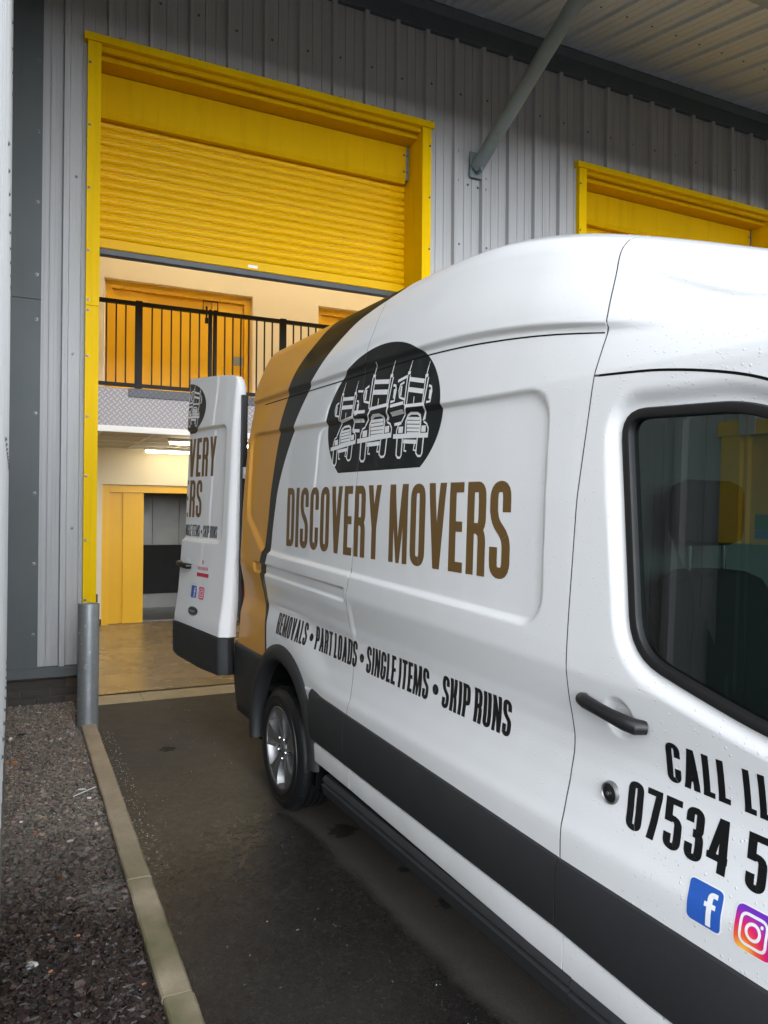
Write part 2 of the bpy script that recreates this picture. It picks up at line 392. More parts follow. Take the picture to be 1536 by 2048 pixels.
def screw(x, y, z, par, rot=0.0, sc=1.0):
    o = bpy.data.objects.new('screw', screw_me); COL.objects.link(o)
    o.matrix_world = Matrix.Translation((x, y, z)) @ Matrix.Rotation(rot, 4, 'Z') @ Matrix.Scale(sc, 4)
    par_m = par.matrix_world.copy(); o.parent = par; o.matrix_parent_inverse = par_m.inverted(); return o
# corner flashing (two lengths), base flashing, eaves beam
to_parent(MB().box(-.06, .190, -.058, .02, .325, 3.468).build('corner_flashing', M['flash']), WH)
to_parent(MB().box(-.06, .190, -.062, .02, 3.472, 7.2).build('corner_flashing', M['flash']), WH)
to_parent(MB().prism([(-.06, .335), (-.068, .325), (-.068, .25), (-.03, .245), (.02, .25), (.02, .335)], 'x', -.06, .56).build('base_flashing', M['flash']), WH)
to_parent(MB().prism([(-.055, 6.85), (-.06, 6.86), (-.06, 7.04), (-.11, 7.11), (-.11, 7.13), (.02, 7.13), (.02, 6.85)], 'x', -.06, 13.2).build('eaves_beam', M['eaves']), WH)
to_parent(MB().box(-.06, 13.2, .012, .05, 5.90, 7.35).box(3.98, 5.99, .012, .05, 0, 5.90).box(9.4, 13.2, .012, .05, 0, 5.90).box(-.06, .545, .012, .05, .26, 5.90).build('backing_sheet', M['eaves']), WH)
for z in (.62, 1.22, 1.82, 2.5, 3.3, 3.68, 4.3, 4.9, 5.5, 6.1): screw(.155, -.059 if z < 3.47 else -.063, z, WH, 0, 1.15)
# brick plinth left of the door
to_parent(MB().box(-.06, .545, .022, .10, -.12, .26).build('mortar', M['mortar']), WH)
brick_me = MB().box(-.116, .116, .006, .06, -.033, .033, .004).build('brick', M['brick'])
to_parent(brick_me, WH); brick_me.location = (.062, 0, .040-.01)
for row in range(4):
    for kx in range(-1, 3):
        if row == 0 and kx == 0: continue
        xx = .062+kx*.242+(.121 if row % 2 else 0)-(.0)
        if xx > .46 or xx < -.08: continue
        o = brick_me.copy(); COL.objects.link(o); to_parent(o, WH); o.location = (xx, random.uniform(-.002, .002), .030+row*.078)
# wall screws beside ribs
for kk in range(-1, 36):
    xr = X0_W+kk*PITCH_W
    if xr < .2: continue
    for z in (1.55, 3.05, 4.62, 6.3):
        if any(a-.1 < xr < b+.1 for a, b in DOORS) and z < 5.9: continue
        screw(xr+.105+random.uniform(-.01, .01), -.001, z+random.uniform(-.03, .03), WH)
    if any(a-.1 < xr < b+.1 for a, b in DOORS): screw(xr+.11, -.001, 5.90, WH)

# ================================================================== loading doors
def slat_mesh(w, h, name, amp=.018):
    prof = []
    for q in range(9):
        a = q/8; prof.append((-amp*math.sin(math.pi*min(1, a*1.12+.0))**.8 if a < .89 else .004, a*h))
    prof = [(.006, 0), (0.002, .002)]+[(-amp*math.sin(math.pi*(.06+.9*q/9))**.75, .004+(h-.010)*q/9) for q in range(10)]+[(.004, h-.003), (.008, h)]
    vs = [(x, y, z) for x in (0, w) for y, z in prof]; n = len(prof)
    return mesh_obj(name, vs, [(i, i+1, n+i+1, n+i) for i in range(n-1)], M['yellow_slat'], None, True)
def loading_door(ox, label_frame, label_shut, opened):
    fr = empty('door_frame', (ox+1.715, 0, 0)); tag(fr, label_frame, 'door frame', 'yellow loading door frames')
    sh = empty('roller_shutter', (ox+1.715, .37, 4.1)); tag(sh, label_shut, 'roller shutter', 'yellow roller shutters')
    bpy.context.view_layer.update()
    X = lambda x: ox+x     # ox = outer left of jamb
    P = lambda mb, nm, mt=M['yellow'], par=fr: to_parent(mb.build(nm, mt), par)
    P(MB().box(X(0), X(.110), -.058, .40, gz(0), 3.470), 'jamb'); P(MB().box(X(0), X(.110), -.061, .40, 3.474, 5.79), 'jamb')
    P(MB().box(X(3.325), X(3.43), -.058, .40, gz(0), 3.470), 'jamb'); P(MB().box(X(3.325), X(3.43), -.061, .40, 3.474, 5.79), 'jamb')
    P(MB().prism([(-.078, 5.792), (-.078, 5.858), (-.06, 5.862), (.02, 5.875), (.02, 5.792)], 'x', X(-.03), X(3.46)), 'head_trim')
    P(MB().box(X(.112), X(3.323), -.02, .02, 5.745, 5.790), 'head_strip', M['yellow_old'])
    P(MB().box(X(.112), X(3.323), .052, .30, 5.702, 5.90), 'lintel', M['yellow_old'])
    P(MB().box(X(.112), X(3.323), .02, .052, 5.765, 5.90), 'lintel_edge', M['yellow_old'])
    # hood of the shutter roll
    P(MB().prism([(.25, 5.345), (.25, 5.694), (.52, 5.694), (.52, 5.345), (.35, 5.335), (.335, 5.30), (.275, 5.30)], 'x', X(.114), X(3.285)), 'shutter_hood', M['yellow_old'], sh)
    P(MB().box(X(3.287), X(3.320), .255, .40, 5.33, 5.69), 'end_plate', M['galv'], sh)
    for z in (5.42, 5.60): screw(X(3.262), .249, z, sh); screw(X(3.304), .254, z, sh, 0, .9)
    w = 3.325-.112
    sm = slat_mesh(w, .0785, 'slat'); first = True
    zb = 4.225 if opened else .10
    nn = int((5.36-zb)/.0785)
    for q in range(nn):
        o = sm if first else sm.copy()
        if not first: COL.objects.link(o)
        first = False
        o.location = (X(.1125), .372+random.uniform(-.001, .001), zb+q*.0785); to_parent(o, sh)
    o = mesh_obj('bottom_slat', [(x, y, z) for x in (0, w) for y, z in ((.004, .098), (-.006, .094), (-.009, .012), (-.004, .006), (.004, 0))], [(i, i+1, 6+i, 5+i) for i in range(4)], M['yellow_slat'], None)
    o.location = (X(.1125), .368, zb-.1); to_parent(o, sh)
    P(MB().prism([(.345, zb-.108), (.352, zb-.100), (.40, zb-.100), (.405, zb-.115), (.405, zb-.155), (.392, zb-.170), (.36, zb-.170), (.345, zb-.155)], 'x', X(.117), X(3.32)), 'bottom_bar', M['bottom_bar'], sh)
    if opened: P(MB().box(X(1.56), X(1.66), .356, .3585, zb-.075, zb-.045), 'sticker', M['white_trim'], sh)
    for z in (.4, .9, 1.42, 1.98, 2.5, 3.03, 3.43, 3.52, 3.95, 4.5, 5.05, 5.6):
        y = -.059 if z < 3.47 else -.062
        screw(X(.018), y, z, fr, 0, .9); screw(X(3.412), y, z, fr, 0, .9)
    for q in range(9): screw(X(.3+q*.38), -.003, 5.775, fr)
    return fr, sh
loading_door(.545, 'yellow frame round the open loading doorway behind the van', 'yellow slatted roller shutter half raised above the lit doorway', True)
loading_door(5.975, 'yellow frame of the loading door partly hidden behind the van roof', 'shut yellow roller shutter behind the van roof at right', False)
tag(to_parent(MB().box(.655, .672, -.020, .012, .87, .94, .003).build('shutter_latch', M['black_metal']), bpy.data.objects['door_frame']))

# ================================================================== canopy and brace
CA = empty('canopy', (6, -.1, 7.15)); tag(CA, 'sloping ribbed metal canopy roof over the loading doors', 'canopy')
bpy.context.view_layer.update()
CT = math.tan(math.radians(11.4)); CAN_L = 4.80  # outer reach, out of view, stretched to shade wall and van roof
def canopy_pt(u, d, v): return (u, -.02-v*CAN_L, 7.185-v*CAN_L*CT-d)
for kk in range(-2, 36):
    o = clad_panel('roof_sheet', X0_W-.05+kk*PITCH_W, PITCH_W, [], 0, 1, canopy_pt, M['clad_roof'], None, depth=.04); to_parent(o, CA)
to_parent(MB().prism([(-4.80, 6.06), (-4.80, 6.28), (-4.86, 6.34), (-4.98, 6.34), (-4.98, 6.08), (-4.90, 6.03)], 'x', -.4, 13.2).build('gutter', M['eaves']), CA)
to_parent(MB().box(-.4, 13.1, -2.35, -2.22, 6.51, 6.66).build('edge_purlin', M['strut']), CA)
for kk in range(-2, 35):
    for v in (.2, .55, .8):
        o = screw(X0_W+kk*PITCH_W+.15, *canopy_pt(0, .001, v)[1:], CA); o.matrix_world = Matrix.Translation((X0_W+kk*PITCH_W+.15, canopy_pt(0, .002, v)[1], canopy_pt(0, .002, v)[2])) @ Matrix.Rotation(math.radians(90), 4, 'X')
BR = empty('canopy_brace', (4.56, 0, 5.5)); tag(BR, 'blue grey tubular steel brace with rust running from wall to canopy', 'brace')
bpy.context.view_layer.update()
to_parent(MB().tube([(4.55, -.06, 5.50), (4.55, -2.24, 6.60)], .076, 24).build('tube', M['strut'], None, True), BR)
to_parent(MB().box(4.47, 4.63, -.05, -.036, 5.38, 5.66).box(4.535, 4.565, -.16, -.05, 5.42, 5.58).build('fixing_plate', M['strut']), BR)
for x, z in ((4.30, 5.70), (4.34, 5.66), (4.30, 5.52), (4.30, 5.38), (4.34, 5.34), (4.47, 5.31), (4.60, 5.30), (4.70, 5.30), (4.70, 5.42)): screw(x, -.001 if x not in (4.30,) else -.001, z, WH, 0, 1.1)

# ================================================================== pale clad building close on the left
LB = empty('clad_building', (-2, -3.5, 0)); tag(LB, 'pale ribbed metal building along the left edge beside the gravel', 'building')
bpy.context.view_layer.update()
LX = -.078
LH = [(-5.86, -4.74, -1, 2.10)]
kk = 0
while kk*PITCH_W < 5.95:
    o = clad_panel('cladding_panel', -5.95+kk*PITCH_W, PITCH_W, LH, .14, 6.9, lambda u, d, z: (LX+d, u, z), M['clad_left'], None, umax=-.05, depth=.036)
    if o: to_parent(o, LB)
    kk += 1
to_parent(MB().box(-5, LX-.01, -5.95, -.05, -.3, 6.9).build('wall_core', M['clad_left']), LB)
to_parent(MB().prism([(LX, .15), (LX+.045, .135), (LX+.045, .09), (LX, .09)], 'y', -4.74, -.055).build('base_flashing', M['flash']), LB)
to_parent(MB().box(LX-.009, LX+.028, -4.74, -.06, -.3, .09).build('plinth', M['concrete']), LB)
for q in range(10):
    for z in (.5, 2.0, 3.4, 4.9): screw(LX+.036, -3.2+q*PITCH_W*.9+.03, z, LB, math.radians(90), 1.0)
FE = empty('fire_exit_door', (LX, -5.3, 0)); tag(FE, 'yellow framed fire exit door with green sign, mirrored in the van window', 'door'); bpy.context.view_layer.update()
to_parent(MB().box(-.12, -.048, -5.86, -5.76, 1.60, 2.10).box(-.12, -.048, -4.84, -4.74, 1.60, 2.10).box(-.12, -.044, -5.88, -4.72, 2.10, 2.17).build('frame', M['yellow']), FE)
to_parent(MB().box(-.12, -.05, -5.86, -5.76, -.1, 1.60).box(-.12, -.05, -4.84, -4.74, -.1, 1.60).build('frame_foot', M['flash']), FE)
to_parent(MB().box(-.115, -.075, -5.758, -4.842, 1.60, 2.098).build('leaf', M['yellow_old']), FE)
to_parent(MB().box(-.115, -.074, -5.758, -4.842, -.1, 1.598).build('leaf_panel', M['flash']), FE)
M['sign_green'] = plain('sign_green', lin(.01, .16, .08), .4); M['sign_blue'] = plain('sign_blue', lin(.02, .10, .35), .4); M['white_ink'] = plain('white_print', lin(.8, .8, .8), .5, var=.03)
sg = to_parent(MB().box(-.0745, -.072, -5.36, -4.87, 1.665, 1.735).build('sign', M['sign_green']), FE)
sb = to_parent(MB().box(-.0745, -.072, -5.36, -4.87, 1.625, 1.663).build('notice', M['sign_blue']), FE)

# ================================================================== inside the warehouse
tag(ground_sheet('floor', [.2, 5.9], [.195, 2.2, 5.5, 7.5], .006, M['floor']), kind='structure')
tag(mesh_obj('underfloor_light_stop', [(-.1, -.17, -.06), (13, -.17, -.06), (13, 8, -.06), (-.1, 8, -.06)], [(0, 1, 2, 3)], M['conc_step']), kind='structure')  # sheet added under the floor to stop sky light leaking through the joint
TH = empty('threshold', (2.2, 0, 0)); tag(TH, 'worn concrete threshold strip at the foot of the lit doorway', 'threshold'); bpy.context.view_layer.update()
for a, b in ((.55, 1.055), (1.06, 2.12), (2.125, 3.2), (3.205, 3.98)):
    to_parent(MB().prism([(-.175, -.02), (-.17, .0), (.15, .004), (.15, -.05), (-.175, -.05)], 'x', a, b).build('slab', M['conc_step']), TH)
to_parent(MB().box(.66, 3.87, .152, .194, -.05, -.004).build('drain_strip', M['eaves']), TH)
iw = []
def struct(o, nm=None): return tag(o, kind='structure')
BY = 4.78
wall_rects = [(.3, 1.17, 0, 7), (1.17, 3.42, 2.09, 3.13), (1.17, 3.42, 5.15, 7), (3.42, 4.54, 0, 7), (4.54, 5.92, 0, 3.13), (4.54, 5.92, 5.15, 7)]
mb = MB()
for a, b, c, d in wall_rects: mb.box(a, b, BY, BY+.22, c, d)
struct(mb.build('interior_wall', M['cream']))
struct(MB().box(.2, .3, .40, 5.0, 0, 7).build('interior_wall', M['cream'])); struct(MB().box(5.92, 5.96, .40, 5.2, 0, 7).build('interior_wall', M['cream']))
struct(MB().box(.2, 5.95, .05, 5.0, 7.0, 7.1).build('ceiling', M['cream']))
struct(MB().box(3.72, 5.9, .42, .56, 0, 6.9).build('interior_wall', M['cream']))
tag(MB().box(.301, 1.168, BY-.012, BY-.001, .006, .10).build('skirting_board', M['black_metal']), 'black skirting board at the foot of the cream inner wall', 'skirting')
MZ = empty('mezzanine', (3.8, 2.2, 2.6)); tag(MZ, 'upper floor edge faced with bright chequer plate inside the doorway', 'mezzanine'); bpy.context.view_layer.update()
to_parent(MB().box(.305, 5.915, 2.24, BY-.002, 2.68, 3.12).build('slab', M['cream']), MZ)
for a, b in ((.305, 2.5), (2.502, 4.9), (4.902, 5.915)): to_parent(MB().box(a, b, 2.22, 2.238, 2.68, 3.125).build('chequer_panel', M['plate']), MZ)
to_parent(MB().prism([(2.19, 2.61), (2.19, 2.68), (2.218, 2.682), (2.26, 2.68), (2.26, 2.61)], 'x', .305, 5.915).build('edge_trim', M['white_trim']), MZ)
to_parent(MB().box(1.20, 3.06, 2.196, 2.2185, 3.03, 3.13).build('kick_plate', M['plate_dark']), MZ)
to_parent(MB().box(3.09, 5.0, 2.196, 2.2185, 3.03, 3.13).build('kick_plate', M['plate_dark']), MZ)
tile_me = None
for a in range(9):
    for b in range(4):
        x = .32+a*.6; y = 2.275+b*.62
        if tile_me is None:
            o = MB().box(0, .588, 0, .606, 0, .012).build('ceiling_tile', M['ceil']); tile_me = o.data
        else: o = bpy.data.objects.new('ceiling_tile', tile_me); COL.objects.link(o)
        o.location = (x, y, 2.625); to_parent(o, MZ)
mb = MB()
for a in range(10): mb.box(.314+a*.6-.012, .314+a*.6+.012, 2.265, BY-.002, 2.618, 2.632)
for b in range(5): mb.box(.305, 5.91, 2.268+b*.62-.012, 2.268+b*.62+.012, 2.6165, 2.6315)
to_parent(mb.build('ceiling_grid', M['white_trim']), MZ)

M['void_in'] = plain('dark_light_stop', lin(.01, .01, .01), .8, 0, .1)
def lift(nm, label, x0, x1, z0, z1, opened):
    e = empty(nm, ((x0+x1)/2, BY+.1, z0)); tag(e, label, 'lift door', 'yellow lift doors'); bpy.context.view_layer.update()
    P = lambda mb, n, mt=M['yellow_door']: to_parent(mb.build(n, mt), e)
    fd = .12 if z0 > 1 else .03
    P(MB().box(x0+.002, x0+.105, BY+fd, BY+.21, z0, z1-.002), 'jamb'); P(MB().box(x1-.105, x1-.002, BY+fd, BY+.21, z0, z1-.002), 'jamb')
    P(MB().box(x0+.107, x1-.107, BY+fd, BY+.21, z1-.11, z1-.002), 'head')
    a, b = x0+.108, x1-.108; n = 4; pw = (b-a)/n
    for q in range(n):
        if opened and q > 0: continue
        if opened:
            P(MB().box(a, a+.20, BY+fd+.045, BY+fd+.07, z0+.01, z1-.112), 'panel'); P(MB().box(a+.19, a+.487, BY+fd+.02, BY+fd+.043, z0+.01, z1-.112), 'panel')
        else: P(MB().box(a+pw*q, a+pw*(q+1)-.003, BY+fd+(.05 if q in (0, 3) else .075), BY+fd+(.072 if q in (0, 3) else .097), z0+.01, z1-.112), 'panel')
    if opened:
        G = M['lift_grey']
        P(MB().box(x0+.12, x1+.3, BY+.222, BY+1.9, z0-.02, z0+.012), 'car_floor', G)
        for q in range(5): P(MB().box(x0+.1+q*.46, x0+.1+q*.46+.452, BY+1.9, BY+1.93, z0+1.12, z0+2.3), 'car_panel', G)
        P(MB().box(x0, x1+.3, BY+1.86, BY+1.90, z0+.26, z0+1.11), 'rubbing_panel', M['black_metal']); P(MB().box(x0, x1+.3, BY+1.9, BY+1.93, z0, z0+1.118), 'car_wall', G)
        P(MB().box(x0-.02, x1+.32, BY+1.95, BY+1.97, z0-.02, z0+2.34), 'car_light_stop', M['void_in'])  # dark sheet added behind the car panels to keep sky light out
        P(MB().box(x0-.02, x0+.0, BY+.222, BY+1.9, z0, z0+2.3).box(x1+.3, x1+.32, BY+.222, BY+1.9, z0, z0+2.3).box(x0-.02, x1+.32, BY+.222, BY+1.93, z0+2.3, z0+2.32), 'car_wall', G)
    else: P(MB().box(x0, x1, BY+.225, BY+.25, z0, z1), 'shaft_back', M['black_metal'])
    return e
lift('lift_door', 'yellow four panel lift door upstairs behind the black railing', 1.19, 3.42, 3.13, 5.15, False)
lift('lift_door', 'yellow upstairs lift door seen just above the black swoosh of the van roof', 4.545, 5.915, 3.13, 5.15, False)
lift('lift_door', 'half open yellow lift door downstairs left of the open van door', 1.172, 3.418, .004, 2.085, True)

RL = empty('railing', (3, 2.21, 3.13)); tag(RL, 'black steel railing with a gate along the upper floor edge', 'railing'); bpy.context.view_layer.update()
RP = lambda mb, n: to_parent(mb.build(n, M['black_metal']), RL)
ZR0, ZR1 = 3.17, 4.16
posts = [(1.27, 1.35), (2.135, 2.175), (2.195, 2.235), (3.05, 3.13), (3.95, 4.03), (4.85, 4.93), (5.75, 5.83)]
prev = .305
for a, b in posts:
    RP(MB().box(a, b, 2.20, 2.26, 3.135, ZR1+.012, .004), 'post')
    RP(MB().box(prev, a, 2.205, 2.255, ZR1-.045, ZR1), 'top_rail'); RP(MB().box(prev, a, 2.205, 2.255, ZR0-.02, ZR0+.02), 'bottom_rail')
    nb = round((a-prev)/.108)
    for q in range(1, nb):
        x = prev+(a-prev)*q/nb; RP(MB().box(x-.008, x+.008, 2.222, 2.238, ZR0+.02, ZR1-.045), 'bar')
    prev = b
RP(MB().tube([(2.06, 2.2, 4.16), (2.06, 2.2, 4.27), (2.24, 2.2, 4.27), (2.24, 2.2, 4.16)], .008, 8), 'gate_loop')
RP(MB().tube([(2.10, 2.19, 4.20), (2.10, 2.185, 4.05)], .012, 8).box(2.08, 2.12, 2.17, 2.195, 3.99, 4.06, .005), 'padlock')
SW = tag(MB().box(3.10, 3.26, BY-.02, BY-.001, 4.02, 4.16, .006).build('call_panel', M['galv']), 'small grey call panel on cream wall above the railing', 'panel')

M['tube'] = emit('lit_tube', (1.0, .88, .60, 1), 8.5); M['tube_high'] = emit('added_tube_high', (1.0, .87, .62, 1), 26.0)
def strip_light(x, y, z, L, label, grp='ceiling strip lights'):
    e = empty('strip_light', (x+L/2, y, z)); tag(e, label, 'strip light', grp); bpy.context.view_layer.update()
    to_parent(MB().box(x-.02, x+L+.02, y-.045, y+.045, z, z+.035).build('batten', M['white_trim']), e)
    to_parent(MB().box(x, x+L, y-.03, y+.03, z-.032, z-.001, .008).build('tube', M['tube_high'] if z > 5 else M['tube']), e)
strip_light(1.79, 2.83, 2.582, 1.2, 'lit strip light on the lower ceiling nearer the doorway')
strip_light(1.72, 4.35, 2.582, 1.2, 'lit strip light on the lower ceiling close to the back wall')
strip_light(3.6, 2.83, 2.582, 1.2, 'added strip light on the lower ceiling, unseen behind the van')  # unseen lamp, added for more light on the lower floor
for x in (1.5, 4.3):  # unseen lamps, added to light the upper floor
    for y in (1.2, 3.4): strip_light(x, y, 6.9, 1.5, 'unseen added strip light high on the upper ceiling, %s bay, %s the railing' % ('left' if x < 2 else 'right', 'before' if y < 2 else 'beyond'), 'unseen upper ceiling strip lights')

# ================================================================== the van
# van frame: x forward, y from the near (right) side inwards, z up from the road; y = -0.04 is the flank
VM = Matrix(((VAN_F.x, VAN_L.x, VAN_U.x, VAN_P.x), (VAN_F.y, VAN_L.y, VAN_U.y, VAN_P.y), (VAN_F.z, VAN_L.z, VAN_U.z, VAN_P.z), (0, 0, 0, 1)))
VAN = empty('moving_van', mat=VM); tag(VAN, 'white high roof panel van with gold tail, black swoosh and moving company lettering', 'van')
HALF = 1.00   # half width; centre line at y = -0.04 + HALF
def smooth_table(pts, sig, step=.002):
    x = np.arange(pts[0][0], pts[-1][0]+step/2, step); y = np.interp(x, [p[0] for p in pts], [p[1] for p in pts])
    n = int(sig*4/step); kx = np.arange(-n, n+1)*step; kr = np.exp(-.5*(kx/sig)**2); kr /= kr.sum()
    # pad by linear extension so that ends keep their slope
    a = np.concatenate([y[0]+(y[1]-y[0])*np.arange(-n, 0), y, y[-1]+(y[-1]-y[-2])*np.arange(1, n+1)])
    return x, np.convolve(a, kr, 'valid')
LOW = [(.30, .060), (.45, .012), (.53, .006), (.80, .000), (.835, .001), (.875, .012), (.96, .028), (1.06, .037), (1.13, .037), (1.20, .029), (1.28, .012), (1.335, .001), (1.40, .000), (1.80, .006), (2.15, .022), (2.28, .036), (2.40, .052)]
low_x, low_y = smooth_table(LOW, .009)
UP = [(.052, 2.40), (.074, 2.52), (.103, 2.64), (.128, 2.705), (.165, 2.752), (.24, 2.785), (.45, 2.812), (1.0, 2.825)]
_t = [2.40]
for (a, b), (c, d) in zip(UP, UP[1:]): _t.append(_t[-1]+math.hypot(c-a, d-b))
T_TOP = _t[-1]
up_tx, up_iy = smooth_table(list(zip(_t, [p[0] for p in UP])), .014); _, up_zy = smooth_table(list(zip(_t, [p[1] for p in UP])), .014)
DROP = [(1.2, 0), (1.5, .006), (1.76, .028), (1.99, .078), (2.19, .135), (2.37, .20), (2.55, .27), (2.71, .335), (2.855, .395), (3.1, .475), (3.5, .54)]
drop_x, drop_y = smooth_table(DROP, .08, .01)
def sstep(x, a, b):
    q = np.clip((x-a)/(b-a), 0, 1); return q*q*(3-2*q)
def sd_rrect(s, z, s0, s1, z0, z1, r):
    cx, cz = (s0+s1)/2, (z0+z1)/2; qx = np.abs(s-cx)-(s1-s0)/2+r; qz = np.abs(z-cz)-(z1-z0)/2+r
    return np.hypot(np.maximum(qx, 0), np.maximum(qz, 0))+np.minimum(np.maximum(qx, qz), 0)-r
def sd_poly(s, z, poly):
    P = np.array(poly); d = np.full(np.shape(s), 1e9); ins = np.zeros(np.shape(s), bool)
    for a, b in zip(P, np.roll(P, -1, 0)):
        e = b-a; w0 = s-a[0]; w1 = z-a[1]; h = np.clip((w0*e[0]+w1*e[1])/(e@e), 0, 1)
        d = np.minimum(d, np.hypot(w0-h*e[0], w1-h*e[1]))
        c = ((a[1] > z) != (b[1] > z)) & (s < (b[0]-a[0])*(z-a[1])/((b[1]-a[1]) or 1e-9)+a[0]); ins ^= c
    return np.where(ins, -d, d)
def round_poly(pts, r, n=6):
    out = []; m = len(pts)
    for k in range(m):
        p, q, w = Vector(pts[k-1]), Vector(pts[k]), Vector(pts[(k+1) % m]); rr = r[k] if isinstance(r, (list, tuple)) else r
        if rr <= 0: out.append(tuple(q)); continue
        u = (p-q); v = (w-q); L = min(rr, u.length*.48, v.length*.48); a = q+u.normalized()*L; b = q+v.normalized()*L
        for j in range(n+1):
            f = j/n; out.append(tuple(a*(1-f)**2+q*2*f*(1-f)+b*f*f))
    return out
WIN = [(a-.026, b) for a, b in round_poly([(2.553, 2.030), (2.95, 2.012), (3.12, 1.93), (3.50, 1.52), (3.50, 1.235), (3.05, 1.272), (2.82, 1.328), (2.62, 1.385)], [.075, .10, .12, .06, .05, .2, .15, .13])]
GUT_S, GUT_Z = smooth_table(list(zip([-1.0, .4, 1.5, 2.0, 2.25, 2.45, 2.9, 3.5], [2.389, 2.378, 2.366, 2.353, 2.343, 2.325, 2.26, 2.16])), .10, .01)
REAR_E = [(.3, -1.03), (.5, -1.03), (.8, -1.005), (1.1, -.985), (1.8, -.935), (2.1, -.905), (2.5, -.835), (2.75, -.79), (3.0, -.77), (4.0, -.76)]
rear_x, rear_y = smooth_table(REAR_E, .05, .01)
ARCH_C, ARCH_R = (-.055, .36), .545
FARCH_C = (3.70, .36)
def surf(s, t, tail=True):
    """flank / roof surface: returns inward offset i and height z for arrays s, t (t = z below 2.40)"""
    s = np.asarray(s, float); t = np.asarray(t, float)
    zc = np.clip(t+np.where(t > 1.0, .022*(s-.8)*np.clip((t-1.0)/.15, 0, 1)*np.clip((1.5-t)/.1, 0, 1), 0), .30, 2.40)
    i = np.where(t <= 2.40, np.interp(zc, low_x, low_y), np.interp(t, up_tx, up_iy)); z = np.where(t <= 2.40, t, np.interp(t, up_tx, up_zy))
    # the flute dies out over the rear wheel arch
    da = np.hypot(s-ARCH_C[0], t-ARCH_C[1]); fl = sstep(da, .60, .86); fl = np.where((s < .9) & (t < 1.16), fl, 1.0)
    fl = fl*(1-(1-sstep(s, -.38, .05))*.65*(1-sstep(t, 1.02, 1.16)))
    i = np.where((t > .8) & (t < 1.16), i*fl+.004*(1-fl), i)
    # large pressed panel
    zb = 1.452-.026*np.clip(s, -.8, 2.3); sd = sd_rrect(s, t+.026*np.clip(s, -.8, 2.3), -.76, 2.235, 1.452, 2.20, .11)
    ch = -(s+.44)*.541-(t-1.47)*.841   # slanted lower rear corner
    sd = np.maximum(sd, ch)
    i = i+.017*(1-sstep(sd, -.024, .002))
    # horizontal rail pressing behind the joint
    rz = t+.030*(s+.55)*.75; g = sd_rrect(s, rz, -.60, .775, 1.335, 1.405, .012); i = i+.014*(1-sstep(g, -.014, .002))
    g2 = sd_rrect(s, rz, -.44, .90, 1.15, 1.335, .02); i = i-.004*(1-sstep(g2, -.05, .01))*(s < .84)
    # ridge above the roof joint, fading out over the cab
    rt = t-np.interp(s, GUT_S, GUT_Z)-.035; amp = .018*(1-sstep(s, 2.35, 2.72)); i = i-amp*sstep(rt, -.02, .012)*(1-sstep(rt, .05, .30))
    # roof falls towards the windscreen
    D = np.interp(s, drop_x, drop_y); z = np.where(z > 2.15, 2.15+(z-2.15)*(1-D/.68), z)
    i = i+np.clip(s-2.1, 0, 3)**1.5*.13*np.clip((t-2.12)/.5, 0, 1)
    tc = np.interp(s, [2.3, 2.42, 2.84, 3.3], [2.70, 2.68, 2.50, 2.36]); i = i-.014*np.exp(-((t-tc)/.035)**2)*sstep(s, 2.30, 2.75)
    # cab door: dished round the window
    sdw = sd_poly(s, t, WIN); dish = .022*(1-sstep(sdw, .012, .062))*sstep(s, 2.40, 2.46); i = i+np.where((s > 2.38) & (t < 2.14), dish, 0)
    # dished cup behind the door handle
    i = i+.020*(1-sstep(np.hypot(s-2.541, t-1.205), .030, .060))
    # tail corner turns inwards
    if tail:
        e = np.interp(z, rear_x, rear_y); q = np.clip((e+.11-s)/.11, 0, 1); i = i+.055*q**2.2
    # nose narrows
    i = i+np.clip(s-3.9, 0, 1)**2*.55
    return i, z
def vpt(s, t, off=0.0):
    i, z = surf(s, t); return np.stack([np.asarray(s, float)+0*i, -.04+i-off, z], -1)
def cols(lo, hi, n, dense=()):
    x = list(np.linspace(lo, hi, n))
    for c, w, k in dense: x += list(np.linspace(c-w, c+w, k))
    x = sorted(set(round(v, 5) for v in x if lo <= v <= hi)); return np.array(x)
G1 = [(.3, .84), (.79, .832), (.86, .857), (1.09, .821), (1.21, .794), (1.345, .797), (1.375, .827), (1.81, .85), (2.41, 1.0), (2.47, 1.02), (3.8, 1.05)]
G1 = [(.3, .84), (.79, .832), (.86, .857), (1.09, .821), (1.21, .797), (1.35, .800), (1.385, .827), (1.81, .85), (2.15, .868), (2.36, .88), (2.45, .895), (2.75, .93), (3.8, .93)]
G2 = [(.3, 2.337), (.75, 2.337), (.92, 2.339), (1.09, 2.354), (1.2, 2.344), (1.43, 2.354), (1.79, 2.376), (2.14, 2.420), (2.32, 2.440), (2.40, 2.440), (2.52, 2.425), (2.62, 2.405), (2.8, 2.38), (3.8, 2.36)]
g1x, g1y = smooth_table(G1, .012); g2x, g2y = smooth_table(G2, .02)
def g1(t): return np.interp(t, g1x, g1y)
def g2(t): return np.interp(t, g2x, g2y)
def rear_edge(t):
    z = np.interp(t, up_tx, up_zy) if np.isscalar(t) and t > 2.4 else t
    return np.interp(np.minimum(t, 2.8), rear_x, rear_y)
